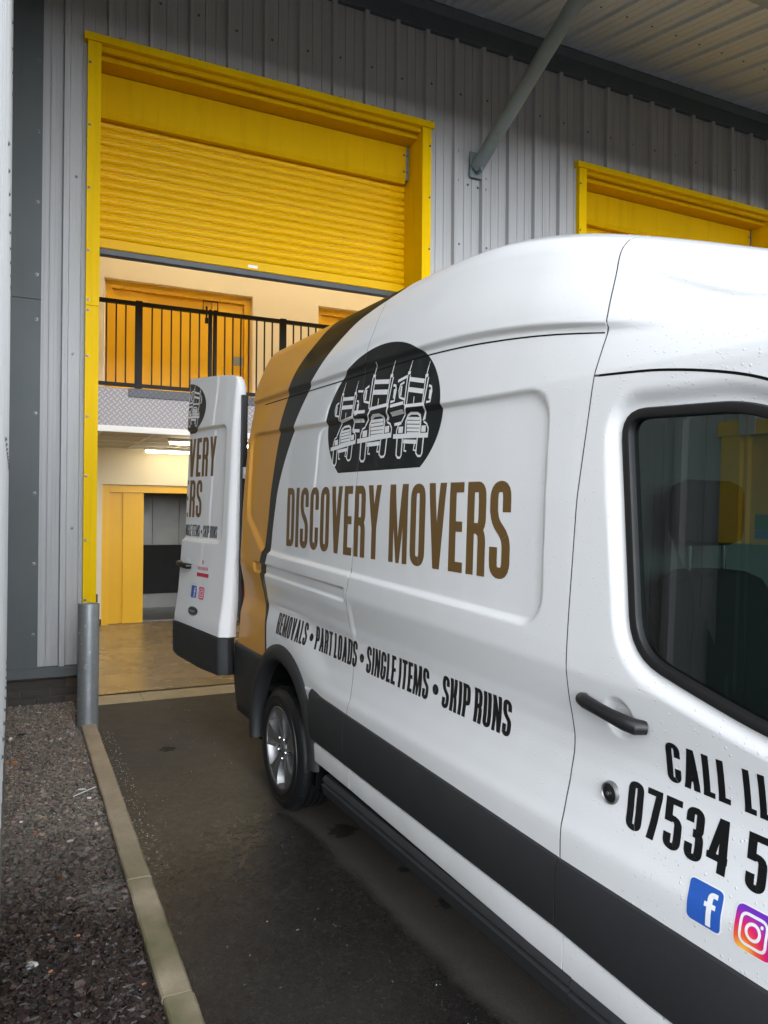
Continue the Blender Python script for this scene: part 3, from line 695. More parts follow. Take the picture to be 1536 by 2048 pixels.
def grid_mesh(name, S, T, mat, parent, keep=None, flange=True, mirror=False):
    """S,T: 2D arrays (rows = t, cols = s)"""
    P = vpt(S, T); nr, nc = S.shape
    if mirror: P = P.copy(); P[..., 1] = 2*(-.04+HALF)-P[..., 1]
    V = P.reshape(-1, 3).tolist(); F = []
    for r in range(nr-1):
        for c in range(nc-1):
            if keep is not None and not keep[r, c]: continue
            q = (r*nc+c, r*nc+c+1, (r+1)*nc+c+1, (r+1)*nc+c); F.append(q[::-1] if mirror else q)
    o = mesh_obj(name, V, F, mat, parent, True)
    if flange:     # turn the open edges inwards, so panel gaps have depth
        bm = bmesh.new(); bm.from_mesh(o.data)
        ed = [e for e in bm.edges if e.is_boundary]
        r = bmesh.ops.extrude_edge_only(bm, edges=ed)
        for v in [g for g in r['geom'] if isinstance(g, bmesh.types.BMVert)]: v.co.y += (-.022 if mirror else .022)
        for e in ed: e.smooth = False
        for f in [g for g in r['geom'] if isinstance(g, bmesh.types.BMFace)]: f.smooth = False
        loose = [v for v in bm.verts if not v.link_faces]; bmesh.ops.delete(bm, geom=loose, context='VERTS')
        bm.to_mesh(o.data); bm.free()
    else:
        bm = bmesh.new(); bm.from_mesh(o.data); bmesh.ops.delete(bm, geom=[v for v in bm.verts if not v.link_faces], context='VERTS'); bm.to_mesh(o.data); bm.free()
    return o

# ---- paint: white with gold tail, black swoosh and black badge ground laid out on the flank
def curve_node(t, src, pts, lo, hi, vlo, vhi):
    """smooth map z -> s through pts, as a float curve"""
    a = math_n(t, 'DIVIDE', math_n(t, 'SUBTRACT', src, lo), hi-lo, None, True)
    n = t.nodes.new('ShaderNodeFloatCurve'); c = n.mapping.curves[0]; t.links.new(a, n.inputs['Value'])
    q = [((z-lo)/(hi-lo), (s-vlo)/(vhi-vlo)) for z, s in pts]
    while len(c.points) < len(q): c.points.new(.5, .5)
    for p, (x, y) in zip(c.points, sorted(q)): p.location = (x, y)
    n.mapping.update()
    return math_n(t, 'MULTIPLY_ADD', n.outputs[0], vhi-vlo, vlo)
GOLD_E = [(.55, -.37), (.85, -.356), (1.03, -.385), (1.17, -.46), (1.29, -.487), (1.38, -.485), (1.48, -.435), (1.635, -.389), (1.908, -.333), (2.144, -.258), (2.37, -.148), (2.554, -.013), (2.647, .125), (2.72, .24), (2.9, .5)]
SWO_E = [(.55, -.34), (.855, -.328), (1.06, -.36), (1.18, -.390), (1.286, -.395), (1.36, -.392), (1.44, -.345), (1.487, -.32), (1.608, -.294), (1.728, -.262), (1.905, -.2), (2.208, .02), (2.36, .165), (2.47, .30), (2.56, .43), (2.62, .547), (2.672, .677), (2.695, .80), (2.75, 1.10), (2.9, 1.5)]
WHITE, GOLD, INK = lin(.73, .735, .745), lin(.62, .30, .055), lin(.004, .008, .009)
def van_paint(name, livery):
    m, t, b, l = nt(name)
    co = t.nodes.new('ShaderNodeTexCoord').outputs['Object']; s = t.nodes.new('ShaderNodeSeparateXYZ'); l.new(co, s.inputs[0]); X, Z = s.outputs[0], s.outputs[2]
    n1 = noise(t, 2.5, 5); n2 = noise(t, 90, 3, .6)
    dirt = math_n(t, 'MULTIPLY', math_n(t, 'MULTIPLY_ADD', Z, -1.3, 1.25, True), ramp(t, n1.outputs[0], [(.3, .08), (.75, .45)]))
    c = mix_c(t, math_n(t, 'MULTIPLY', n1.outputs[0], .05), WHITE, lin(.70, .70, .69)); c = mix_c(t, dirt, c, lin(.32, .29, .25))
    if livery:
        ge = curve_node(t, Z, GOLD_E, .55, 2.9, -.6, 1.6); se = curve_node(t, Z, SWO_E, .55, 2.9, -.6, 1.6)
        sm = lambda e: math_n(t, 'MULTIPLY_ADD', math_n(t, 'SUBTRACT', e, X), 400, .5, True)
        c = mix_c(t, sm(se), c, INK); c = mix_c(t, sm(ge), c, GOLD)
        ex = math_n(t, 'DIVIDE', math_n(t, 'SUBTRACT', X, 1.033), .555); ez = math_n(t, 'DIVIDE', math_n(t, 'SUBTRACT', Z, 2.150), .330)
        el = math_n(t, 'ADD', math_n(t, 'MULTIPLY', ex, ex), math_n(t, 'MULTIPLY', ez, ez))
        bd = math_n(t, 'MULTIPLY', math_n(t, 'MULTIPLY_ADD', math_n(t, 'SUBTRACT', 1.0, el), 150, .5, True), math_n(t, 'GREATER_THAN', Z, 1.921))
        c = mix_c(t, bd, c, INK)
        vin = math_n(t, 'MAXIMUM', bd, sm(se)); l.new(math_n(t, 'MULTIPLY_ADD', vin, -.68, .9), b.inputs['Coat Weight'])
    l.new(c, b.inputs['Base Color']); b.inputs['Roughness'].default_value = .5
    if not livery: b.inputs['Coat Weight'].default_value = .9
    b.inputs['Coat Roughness'].default_value = .03; b.inputs['Coat IOR'].default_value = 1.65
    b.inputs['Specular IOR Level'].default_value = .12
    # rain beads
    v = t.nodes.new('ShaderNodeTexVoronoi'); v.inputs['Scale'].default_value = 95; v.inputs['Randomness'].default_value = 1.0; l.new(co, v.inputs['Vector'])
    sep = t.nodes.new('ShaderNodeSeparateColor'); l.new(v.outputs['Color'], sep.inputs[0])
    rad = math_n(t, 'MULTIPLY', math_n(t, 'SUBTRACT', sep.outputs[0], math_n(t, 'MULTIPLY_ADD', X, -.16, .80)), .55)
    bead = math_n(t, 'MULTIPLY', math_n(t, 'SUBTRACT', rad, v.outputs['Distance']), 6.0, None, True)
    bp = add_bump(t, b, bead, .45, .004); l.new(bp.outputs[0], b.inputs['Coat Normal'])
    return m
M['livery'] = van_paint('van_paint_livery', True); M['white'] = van_paint('van_paint_white', False)
M['trim'] = plain('black_plastic', lin(.020, .021, .023), .55, 0, .4, .25, 5, .15, 400)
M['rubber'] = plain('rubber', lin(.010, .010, .011), .45, 0, .4, .2, 20)
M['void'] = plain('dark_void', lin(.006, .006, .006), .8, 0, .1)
M['gapgrey'] = plain('gap_shade_grey', lin(.06, .06, .065), .6)  # colour of the shade painted along the panel gaps
M['gold'] = plain('gold_paint', GOLD, .3, 0, .5, .04, coat=.6)

def arch_keep(S, T, c, r):
    sm = (S[:-1, :-1]+S[1:, 1:])/2; tm = (T[:-1, :-1]+T[1:, 1:])/2; return ~((np.hypot(sm-c[0], tm-c[1]) < r) & (tm < 1.2))
Trow = cols(.45, T_TOP, 170, [(.85, .06, 14), (1.17, .12, 26), (1.335, .05, 16), (1.41, .06, 22), (2.18, .05, 18), (2.42, .06, 22), (2.76, .08, 12)])
def s_between(fa, fb, U):
    T = np.repeat(Trow[:, None], len(U), 1); a = np.array([fa(t) for t in Trow]); b = np.array([fb(t) for t in Trow])
    return a[:, None]+(b-a)[:, None]*U[None, :], T
GAP = .0030
U = cols(0, 1, 110, [(0, .08, 20), (.18, .04, 16), (.08, .02, 10), (.985, .03, 10)])
S, T = s_between(lambda t: rear_edge(t), lambda t: g1(t)-GAP, U)
grid_mesh('rear_quarter_panel', S, T, M['livery'], VAN, arch_keep(S, T, ARCH_C, ARCH_R))
U = cols(0, 1, 110, [(.90, .04, 18)])
S, T = s_between(lambda t: g1(t)+GAP, lambda t: g2(t)-GAP, U)
grid_mesh('side_panel', S, T, M['livery'], VAN)
# cab roof cap above the door, and the door itself
dt_x, dt_y = smooth_table(list(zip([2.2, 2.43, 2.65, 2.80, 2.91, 2.98, 3.12, 3.30, 3.62, 3.9], [2.155, 2.143, 2.128, 2.104, 2.080, 2.058, 1.99, 1.86, 1.54, 1.27])), .05, .005)
def door_top(s): return np.interp(s, dt_x, dt_y)
sc = cols(0, 1, 60)
def cab_roof_grid():
    rows = []; 
    U = sc; V = cols(0, 1, 90, [(.02, .03, 8)])
    S = np.zeros((len(V), len(U))); T = np.zeros_like(S)
    for a, v in enumerate(V):
        for b_, u in enumerate(U):
            s1 = 3.30; s = 2.43+(s1-2.43)*u
            for _ in range(3):
                t = door_top(s)+.004+(T_TOP-door_top(s)-.004)*v; s0 = g2(t)+GAP; s = s0+(s1-s0)*u
            S[a, b_] = s; T[a, b_] = t
    return S, T
S, T = cab_roof_grid(); grid_mesh('cab_roof', S, T, M['white'], VAN); CAB_S, CAB_T = S, T
def door_grid():
    U = cols(0, 1, 130, [(.0, .12, 14), (.155, .06, 40)]); V = cols(0, 1, 150, [(.27, .05, 12), (.46, .05, 40)])
    S = np.zeros((len(V), len(U))); T = np.zeros_like(S)
    for a, v in enumerate(V):
        for b_, u in enumerate(U):
            s = 2.35+1.27*u
            for _ in range(3):
                t = .45+(door_top(s)-.003-.45)*v; s0 = g2(t)+GAP; s = s0+(3.62-s0)*u
            S[a, b_] = s; T[a, b_] = t
    return S, T
S, T = door_grid()
sm = (S[:-1, :-1]+S[1:, 1:])/2; tm = (T[:-1, :-1]+T[1:, 1:])/2
DOOR = grid_mesh('driver_door', S, T, M['white'], VAN, (sd_poly(sm, tm, WIN) > .004) & arch_keep(S, T, FARCH_C, ARCH_R-.02))
tag(DOOR, 'white driver door with tinted window and phone number')
# far side of the body: same surface, coarser
Tc = cols(.45, T_TOP, 70, [(2.18, .05, 6), (2.42, .06, 6)]); Sc = np.linspace(0, 1, 60)
T = np.repeat(Tc[:, None], 60, 1); e = np.array([rear_edge(t) for t in Tc]); S = e[:, None]+(2.40-e)[:, None]*Sc
grid_mesh('far_side_panel', S, T, M['white'], VAN, arch_keep(S, T, ARCH_C, ARCH_R), mirror=True)
grid_mesh('cab_roof', CAB_S[::3, ::3], CAB_T[::3, ::3], M['white'], VAN, mirror=True)
S, T = door_grid(); S = S[::3, ::3]; T = T[::3, ::3]; sm = (S[:-1, :-1]+S[1:, 1:])/2; tm = (T[:-1, :-1]+T[1:, 1:])/2
grid_mesh('passenger_door', S, T, M['white'], VAN, (sd_poly(sm, tm, WIN) > .01) & arch_keep(S, T, FARCH_C, ARCH_R-.02), mirror=True)
# front wing, bonnet, windscreen, front end
for mir in (False, True):
    U = np.linspace(0, 1, 40); V = np.linspace(0, 1, 50); S = np.zeros((50, 40)); T = np.zeros_like(S)
    for a, v in enumerate(V):
        for b_, u in enumerate(U): S[a, b_] = 3.624+1.0*u; top = np.interp(S[a, b_], [3.62, 3.80, 4.0, 4.3, 4.62], [1.53, 1.36, 1.28, 1.18, 1.02]); T[a, b_] = .45+(top-.45)*v
    grid_mesh('front_wing', S, T, M['white'], VAN, arch_keep(S, T, FARCH_C, ARCH_R-.02), mirror=mir)
YC = -.04+HALF
def flank_y(s, t):
    i, z = surf(s, t); return -.04+float(i)
nb = 21
def loft(name, rows, mat, smooth=True):
    V = [p for r in rows for p in r]; n = len(rows[0]); F = [(a*n+b, a*n+b+1, (a+1)*n+b+1, (a+1)*n+b) for a in range(len(rows)-1) for b in range(n-1)]
    return mesh_obj(name, V, F, mat, VAN, smooth)
rows = []
for s, top in ((3.62, 1.53), (3.80, 1.36), (4.0, 1.28), (4.15, 1.235), (4.3, 1.18), (4.45, 1.11), (4.62, 1.02)):
    y0 = flank_y(s, top); y1 = 2*YC-y0
    rows.append([(s+(.25 if s < 3.9 else .10)*math.sin(math.pi*k/(nb-1))*(1 if s > 3.7 else 1), y0+(y1-y0)*k/(nb-1), top+.06*math.sin(math.pi*k/(nb-1))) for k in range(nb)])
loft('bonnet', rows[2:], M['white'])
rows = []
cabV = vpt(CAB_S, CAB_T); edge = cabV[:, -1, :]      # front edge of the cab roof, from door top to centre line
half = [edge[int(q)] for q in np.linspace(0, len(edge)-1, 12)]
full = [tuple(p) for p in half]+[(p[0], 2*YC-p[1], p[2]) for p in half[::-1][1:]]
for v in np.linspace(0, 1, 14):
    r = []
    for k, p in enumerate(full):
        f = k/(len(full)-1); yb = flank_y(3.8, 1.36)+(2*YC-2*flank_y(3.8, 1.36))*f; q = Vector((3.98+.22*math.sin(math.pi*f), yb, 1.30+.05*math.sin(math.pi*f)))
        w = Vector(p).lerp(q, v); w.x += .10*math.sin(math.pi*v)*math.sin(math.pi*f)**.5; r.append(tuple(w))
    rows.append(r)
def glass(name, tint, rough=0.0):
    m = bpy.data.materials.new(name); m.use_nodes = True; t = m.node_tree; t.nodes.clear(); l = t.links
    o = t.nodes.new('ShaderNodeOutputMaterial'); tr = t.nodes.new('ShaderNodeBsdfTransparent'); tr.inputs[0].default_value = tint
    gl = t.nodes.new('ShaderNodeBsdfGlossy'); gl.inputs['Roughness'].default_value = .01; gl.inputs['Color'].default_value = (1, 1, 1, 1)
    fr = t.nodes.new('ShaderNodeFresnel'); fr.inputs['IOR'].default_value = 1.75; mx = t.nodes.new('ShaderNodeMixShader')
    l.new(fr.outputs[0], mx.inputs[0]); l.new(tr.outputs[0], mx.inputs[1]); l.new(gl.outputs[0], mx.inputs[2]); l.new(mx.outputs[0], o.inputs[0]); return m
M['glass'] = glass('tinted_glass', (.10, .15, .13, 1)); M['screen_glass'] = glass('windscreen_glass', (.62, .70, .67, 1))
loft('windscreen', rows, M['screen_glass'])
MB().box(4.55, 4.75, .10, 1.82, .20, .72, .06).build('front_bumper', M['trim'], VAN)
MB().box(4.56, 4.70, .16, 1.76, .725, 1.03, .05).build('grille', M['trim'], VAN)
# roof inner skin, cargo bay and bulkhead
MB().box(-.78, 2.35, .04, 1.88, .60, .64).build('load_floor', M['trim'], VAN)
M['bulkhead'] = plain('grey_bulkhead', lin(.16, .18, .17), .6, 0, .3, .1)
MB().box(2.30, 2.34, .05, 1.87, .60, 2.40).build('bulkhead', M['bulkhead'], VAN)
M['ply'] = plain('ply_lining', lin(.25, .17, .10), .7)
MB().box(-.75, 2.28, .03, .045, 1.0, 2.30).build('ply_lining', M['ply'], VAN); MB().box(-.75, 2.28, 1.875, 1.89, 1.0, 2.30).build('ply_lining', M['ply'], VAN)
MB().box(-.95, 4.5, .06, 1.86, .23, .34).build('underbody', M['void'], VAN)
MB().box(2.36, 3.9, .07, 1.85, .50, .56).build('cab_floor', M['void'], VAN)
MB().prism([(3.45, .56), (3.45, 1.05), (3.62, 1.22), (4.15, 1.24), (4.15, .56)], 'y', .05, 1.86).build('dashboard', M['trim'], VAN)
MB().box(2.352, 2.50, .012, .05, 1.30, 2.08).build('pillar_trim', M['bulkhead'], VAN)

# ---- black lower mouldings, sills, wheel arches
def strip(name, fs, zt, zb, out, mat, n=60, depth=.03, bev=.012, rows=None):
    """proud strip along the flank between heights zb(s), zt(s)"""
    prof = [(0.0, -.004), (.02, out*.55), (.10, out), (.5, out*1.05), (.88, out), (.97, out*.5), (1.0, -.006)]
    V = []; F = []; m = len(prof)
    for s in fs:
        for p, o in prof:
            z = zb(s)+(zt(s)-zb(s))*p; y = float(flank_y(s, .80)) if z < .80 else flank_y(s, z)
            V.append((s, y-o, z))
    for a in range(len(fs)-1):
        for b in range(m-1): F.append((a*m+b, (a+1)*m+b, (a+1)*m+b+1, a*m+b+1))
    F.append(tuple(range(m))); F.append(tuple((len(fs)-1)*m+q for q in range(m))[::-1])
    o = mesh_obj(name, V, F, mat, VAN, True); smooth_by_angle(o, 40); return o
mzt = lambda s: float(np.interp(s, [-.5, .2, .55, .83, 2.34, 3.0, 4.6], [.84, .835, .803, .792, .745, .739, .735]))
mzb = lambda s: float(np.interp(s, [-.5, .5, .885, 2.34, 2.69, 4.6], [.56, .556, .55, .533, .515, .50]))
for a, b in ((.40, .829), (.833, 2.334), (2.339, 3.28)):
    strip('side_moulding', np.linspace(a, b, 40), mzt, mzb, .016, M['trim'])
szb = lambda s: float(np.interp(s, [.3, .9, 2.4, 4.6], [.458, .453, .42, .40]))
for a, b in ((.42, .884), (.888, 2.36), (2.364, 3.30)):
    strip('white_sill', np.linspace(a, b, 30), lambda s: mzb(s)-.004, szb, .004, M['white'])
MB().prism([(-.040, .428), (-.052, .418), (-.056, .405), (-.040, .398), (-.060, .385), (-.048, .335), (.02, .315), (.08, .33), (.08, .43)], 'x', .60, 2.40).build('sill_trim', M['trim'], VAN, True)
MB().prism([(-.040, .425), (-.052, .415), (-.056, .402), (-.040, .395), (-.060, .382), (-.048, .332), (.02, .312), (.08, .33), (.08, .43)], 'x', 2.404, 3.25).build('sill_trim', M['trim'], VAN, True)
MB().box(.60, 3.2, .10, .16, .36, .60).build('inner_sill', M['void'], VAN)
def arch_ring(c, a0, a1, r_out, n=48):
    V = []; F = []
    prof = [(r_out+.004, .006), (r_out, -.012), (r_out-.025, -.026), (r_out-.065, -.030), (r_out-.085, -.024), (r_out-.092, .01), (r_out-.085, .06)]
    for k in range(n+1):
        a = math.radians(a0+(a1-a0)*k/n)
        for r, o in prof:
            rr = r*(1+.05*max(0, math.sin(a))**3)
            s, z = c[0]+rr*math.cos(a), c[1]+rr*math.sin(a)*(1.0)
            V.append((s, -.036+o+.006, z))
    m = len(prof)
    for k in range(n):
        for b in range(m-1): F.append((k*m+b, k*m+b+1, (k+1)*m+b+1, (k+1)*m+b))
    return mesh_obj('wheel_arch_trim', V, F, M['trim'], VAN, True)
ARC_C = (-.065, .385)
arch_ring(ARC_C, 2, 190, .545)
arch_ring((FARCH_C[0], .395), -12, 192, .540)
for c in (ARC_C, FARCH_C):   # wheel housing, an arched tunnel closed at the back
    V = []; F = []; n = 28
    for k in range(n+1):
        a = math.radians(-8+196*k/n)
        for r, y in ((.50, -.02), (.50, .36), (.0, .365)): V.append((c[0]+r*math.cos(a), y, max(.30, .37+r*math.sin(a))))
    for k in range(n):
        for q in range(2): F.append((k*3+q, k*3+q+1, (k+1)*3+q+1, (k+1)*3+q))
    mesh_obj('wheel_housing', V, F, M['void'], VAN, True)
# black rear corner of the bumper
V = []; F = []; fs = np.linspace(-1.075, -.50, 26); ZZ = [.38, .40, .46, .52, .60, .70, .78, .815, .832, .838]
for u in np.linspace(0, 1, 26):
    for z in ZZ:
        s_end = ARC_C[0]-math.sqrt(max(.04, .50**2-(z-ARC_C[1])**2)); s = -1.075+(s_end+1.075)*u
        zl = max(z, .40+max(0, (s+.75)*0)); o = .016
        if z >= .835: o = -.006
        elif z >= .83: o = .010
        if z < .40: o = -.01
        q = max(0, (-.93-s)/.145); y = -.038-o+.22*q**2.2
        sx = s+max(0, (.56-z))*.55*(1 if s < -.9 else max(0, min(1, (-.6-s)/.3)))
        V.append((sx, y, z))
m = len(ZZ)
for a in range(len(fs)-1):
    for b in range(m-1): F.append((a*m+b, (a+1)*m+b, (a+1)*m+b+1, a*m+b+1))
mesh_obj('rear_bumper_corner', V, F, M['trim'], VAN, True)
MB().box(-1.06, -.97, .18, 1.74, .38, .56, .03).build('rear_bumper', M['trim'], VAN)
# tail lamp along the rear corner
M['lamp_red'] = plain('red_lamp', lin(.45, .012, .010), .15, 0, .6, .1); M['lamp_grey'] = plain('grey_plastic', lin(.12, .12, .12), .4)
MB().prism([(-1.005, .035), (-.985, .016), (-.975, .016), (-.965, .10), (-1.01, .10)], 'z', .86, 1.30).build('tail_lamp', M['lamp_red'], VAN)
for z in (1.33, 1.14): MB().box(-1.05, -.98, .02, .07, z, z+.11, .012).build('door_hinge', M['trim'], VAN)
MB().box(-.985, -.945, -.002, .03, 1.93, 2.01, .006).build('door_hinge', M['white'], VAN)

# ---- wheels
M['alloy'] = plain('silver_wheel', lin(.24, .24, .245), .40, .8, .5, .12, 12); M['nut'] = plain('chrome', lin(.75, .75, .75), .15, 1.0)
def wheel(cx, near=True):
    e = empty('wheel'); e.parent = VAN; e.location = (cx, -.008, .345)
    if not near: e.rotation_euler = (0, 0, math.pi); e.location = (cx, 2*YC, .345)
    R = .348
    tp = [(.232, .008), (.236, -.002), (.244, -.008), (.255, -.010), (.257, -.0115), (.262, -.0115), (.264, -.009), (.290, -.0095), (.292, -.0125), (.297, -.0125), (.299, -.007), (.315, -.004), (.335, .010), (.343, .024), (.346, .035)]
    for g in (.062, .100, .138, .176): tp += [(R, g-.022), (R, g-.006), (R-.012, g-.003), (R-.012, g+.003), (R, g+.006)]
    tp += [(R, .20), (.343, .212), (.32, .232), (.27, .24), (.22, .235), (.20, .2)]
    ty = MB().lathe(tp, (0, 0, 0), 'y', 72).build('tyre', M['rubber'], e, True)
    blocks = MB()   # shoulder tread blocks
    for k in range(64):
        a = 2*math.pi*k/64; da = .030
        for y0, y1 in ((.018, .040),):
            q = []
            for aa in (a-da, a+da):
                for y, r in ((y0, .3415), (y1, R+.002)): q.append((r*math.cos(aa), y, r*math.sin(aa)))
            q2 = [(p[0]*1.010, p[1]-.001, p[2]*1.010) for p in q]
            blocks.add(q+q2, [(0, 1, 3, 2), (4, 5, 7, 6), (0, 4, 5, 1), (2, 3, 7, 6), (0, 2, 6, 4), (1, 5, 7, 3)])
    blocks.build('tread_block', M['rubber'], e)['kind'] = 'stuff'
    rim = MB().lathe([(.234, .010), (.238, -.001), (.232, -.006), (.224, -.002), (.218, .010), (.214, .04), (.205, .10)], (0, 0, 0), 'y', 64).build('rim', M['alloy'], e, True)
    MB().lathe([(.22, .075), (.0, .075)], (0, 0, 0), 'y', 40).build('brake_plate', M['void'], e, recalc=False)
    # five broad dished spokes, each with a raised rib
    for k in range(5):
        a0 = 2*math.pi*k/5+math.pi/2+.1; V = []; F = []; nr = 12; nw = 8
        for q in range(nr+1):
            r = .035+.190*q/nr; wd = .44-.08*math.sin(math.pi*q/nr)+(.02 if q > nr-2 else 0); wd = wd*(1.25 if q < 2 else 1)
            for j in range(nw+1):
                f = j/nw*2-1; a = a0+wd*f+.10*(q/nr-.5); y = -.004+.028*(1-q/nr)**1.5+.012*abs(f)**2+(-.006 if abs(abs(f)-.75) < .2 else .004)
                if abs(f) > .99: y += .03
                V.append((r*math.cos(a), y, r*math.sin(a)))
        for q in range(nr):
            for j in range(nw): F.append((q*(nw+1)+j, (q+1)*(nw+1)+j, (q+1)*(nw+1)+j+1, q*(nw+1)+j+1))
        o = mesh_obj('spoke', V, F, M['alloy'], e, True); smooth_by_angle(o, 30)
        an = a0+math.pi/5
        MB().lathe([(.0, -.012), (.008, -.012), (.010, -.006), (.010, .02)], (.062*math.cos(an), .018, .062*math.sin(an)), 'y', 10).build('wheel_nut', M['nut'], e, True)
    MB().lathe([(.0, .008), (.026, .010), (.034, .016), (.04, .03)], (0, 0, 0), 'y', 24).build('hub_cap', M['alloy'], e, True)
    return e
wheel(-.145); wheel(3.70)
wheel(-.145, False); wheel(3.70, False)
# mud flap
MB().box(-.66, -.645, .02, .22, .34, .62).build('mud_flap', M['rubber'], VAN)

# ================================================================== lettering: condensed capitals drawn as strokes
TV, TH_ = .160, .115
def fillet(pts, r, closed=False, n=5):
    if closed: return round_poly(pts, r, n)
    out = [pts[0]]
    for k in range(1, len(pts)-1):
        p, q, w = Vector(pts[k-1]), Vector(pts[k]), Vector(pts[k+1]); u = p-q; v = w-q
        ru = min(r, u.length*.5); rv = min(r, v.length*.5); a = q+u.normalized()*ru; b = q+v.normalized()*rv
        for j in range(n+1):
            f = j/n; out.append(tuple(a*(1-f)**2+q*2*f*(1-f)+b*f*f))
    return out+[pts[-1]]
def stroke(pts, closed=False, tv=None, th=None):
    tv = tv or TV*BOLD; th = th or TH_*BOLD; P = [Vector(p) for p in pts]; n = len(P); L = []; R = []
    for k in range(n):
        if closed: a, b = P[k-1], P[(k+1) % n]
        else: a, b = P[max(k-1, 0)], P[min(k+1, n-1)]
        t = (b-a)
        if t.length < 1e-9: t = Vector((0, 1))
        t.normalize(); nx, ny = -t.y, t.x
        L.append((P[k].x+nx*tv/2, P[k].y+ny*th/2)); R.append((P[k].x-nx*tv/2, P[k].y-ny*th/2))
    m = n if closed else n-1
    return [(L[k], L[(k+1) % n], R[(k+1) % n], R[k]) for k in range(m)]
def rect(x0, y0, x1, y1): return [((x0, y0), (x1, y0), (x1, y1), (x0, y1))]
def diag(x0, y0, x1, y1, w=None):
    w = w or TV*BOLD; return [((x0, y0), (x0+w, y0), (x1+w, y1), (x1, y1))]
BOLD = 1.0
def glyph(ch):
    w = .41; v, h = TV*BOLD, TH_*BOLD; r = .12; l, rr, t, b = v/2, w-v/2, 1-h/2, h/2
    F = lambda pts: stroke(fillet(pts, r))
    if ch in 'O0': return w, stroke(fillet([(l, b), (rr, b), (rr, t), (l, t)], r, True), True)
    if ch == 'D': return w, rect(0, 0, v, 1)+F([(v*.9, t), (rr, t), (rr, b), (v*.9, b)])
    if ch == 'I': return v, rect(0, 0, v, 1)
    if ch == 'S': return w, F([(rr, .68), (rr, t), (l, t), (l, .60), (rr, .42), (rr, b), (l, b), (l, .32)])
    if ch == 'C': return w, F([(rr, .64), (rr, t), (l, t), (l, b), (rr, b), (rr, .36)])
    if ch == 'G': return w, F([(rr, .66), (rr, t), (l, t), (l, b), (rr, b), (rr, .50)])+rect(w*.52, .42, w-v*.98, .52)
    if ch == 'U': return w, F([(l, 1), (l, b), (rr, b), (rr, 1)])
    if ch == 'V': w = .45; return w, diag(w/2-v/2-.005, 0, 0, 1)+diag(w/2-v/2+.005, 0, w-v, 1)
    if ch == 'A': w = .45; return w, diag(0, 0, w/2-v/2-.005, 1)+diag(w-v, 0, w/2-v/2+.005, 1)+rect(w*.27, .20, w*.73, .20+h*.9)
    if ch == 'E': w = .33; return w, rect(0, 0, v, 1)+rect(v, 0, w, h)+rect(v, 1-h, w, 1)+rect(v, .45, w*.94, .45+h)
    if ch == 'L': w = .31; return w, rect(0, 0, v, 1)+rect(v, 0, w, h)
    if ch == 'T': w = .37; return w, rect(w/2-v/2, 0, w/2+v/2, 1-h)+rect(0, 1-h, w, 1)
    if ch == 'P': return w, rect(0, 0, v, 1)+F([(v*.9, t), (rr, t), (rr, .43), (v*.9, .43)])
    if ch == 'R': return w, rect(0, 0, v, 1)+F([(v*.9, t), (rr, t), (rr, .50), (v*.9, .50)])+stroke(fillet([(w*.55, .50), (rr, .44), (rr, 0)], .10))
    if ch == 'N': w = .43; return w, rect(0, 0, v*.88, 1)+rect(w-v*.88, 0, w, 1)+[((w-v*.95, 0), (w-v*.15, 0), (v*.95, 1), (v*.15, 1))]
    if ch == 'M': w = .56; q = v*.88; return w, rect(0, 0, q, 1)+rect(w-q, 0, w, 1)+[((w/2-.05, 0), (w/2+.05, 0), (q*1.25, 1), (q*.2, 1))]+[((w/2-.05, 0), (w/2+.05, 0), (w-q*.2, 1), (w-q*1.25, 1))]
    if ch == 'Y': w = .45; return w, rect(w/2-v/2, 0, w/2+v/2, .45)+diag(w/2-v/2, .42, 0, 1)+diag(w/2-v/2, .42, w-v, 1)
    if ch == 'K': w = .42; return w, rect(0, 0, v, 1)+diag(v*.95, .42, w-v, 1)+[((w-v*.95, 0), (w, 0), (v*1.9, .62), (v*1.1, .50))]
    if ch == '7': w = .38; return w, rect(0, 1-h, w, 1)+[((w*.16, 0), (w*.16+v, 0), (w, 1-h), (w-v*.95, 1-h))]
    if ch == '5': return w, rect(0, 1-h, w*.95, 1)+rect(0, .52, v, 1-h)+F([(v*.5, .60), (rr, .60), (rr, b), (l, b), (l, .30)])
    if ch == '3': return w, F([(l, .70), (l, t), (rr, t), (rr, .53), (w*.42, .53)])+F([(w*.42, .50), (rr, .50), (rr, b), (l, b), (l, .30)])
    if ch == '4': w = .44; return w, rect(w*.56, 0, w*.56+v, 1)+rect(0, .20, w, .20+h)+[((0, .20), (v, .24), (w*.56+v*.6, 1), (w*.56-v*.1, 1))]
    if ch == '.':
        w = .42; c = (w/2, .44); q = 20; pts = [(c[0]+.19*math.cos(2*math.pi*k/q), c[1]+.17*math.sin(2*math.pi*k/q)) for k in range(q)]
        return w, [(c, pts[k], pts[(k+1) % q], c) for k in range(q)]
    return .24, []
def text_quads(txt, s0, s1, z0, h, gap=.085, space=.20, slant=0.0, kx=None):
    adv = 0; items = []
    for ch in txt:
        if ch == ' ': adv += space; continue
        w, q = glyph(ch); items.append((adv, q)); adv += w+gap
    adv -= gap; sc = (s1-s0)/adv if kx is None else kx
    out = []
    for a, q in items:
        for n_, poly in enumerate(q): out.append(([(s0+(a+x+slant*y)*sc, z0+y*h) for x, y in poly], n_))
    return out
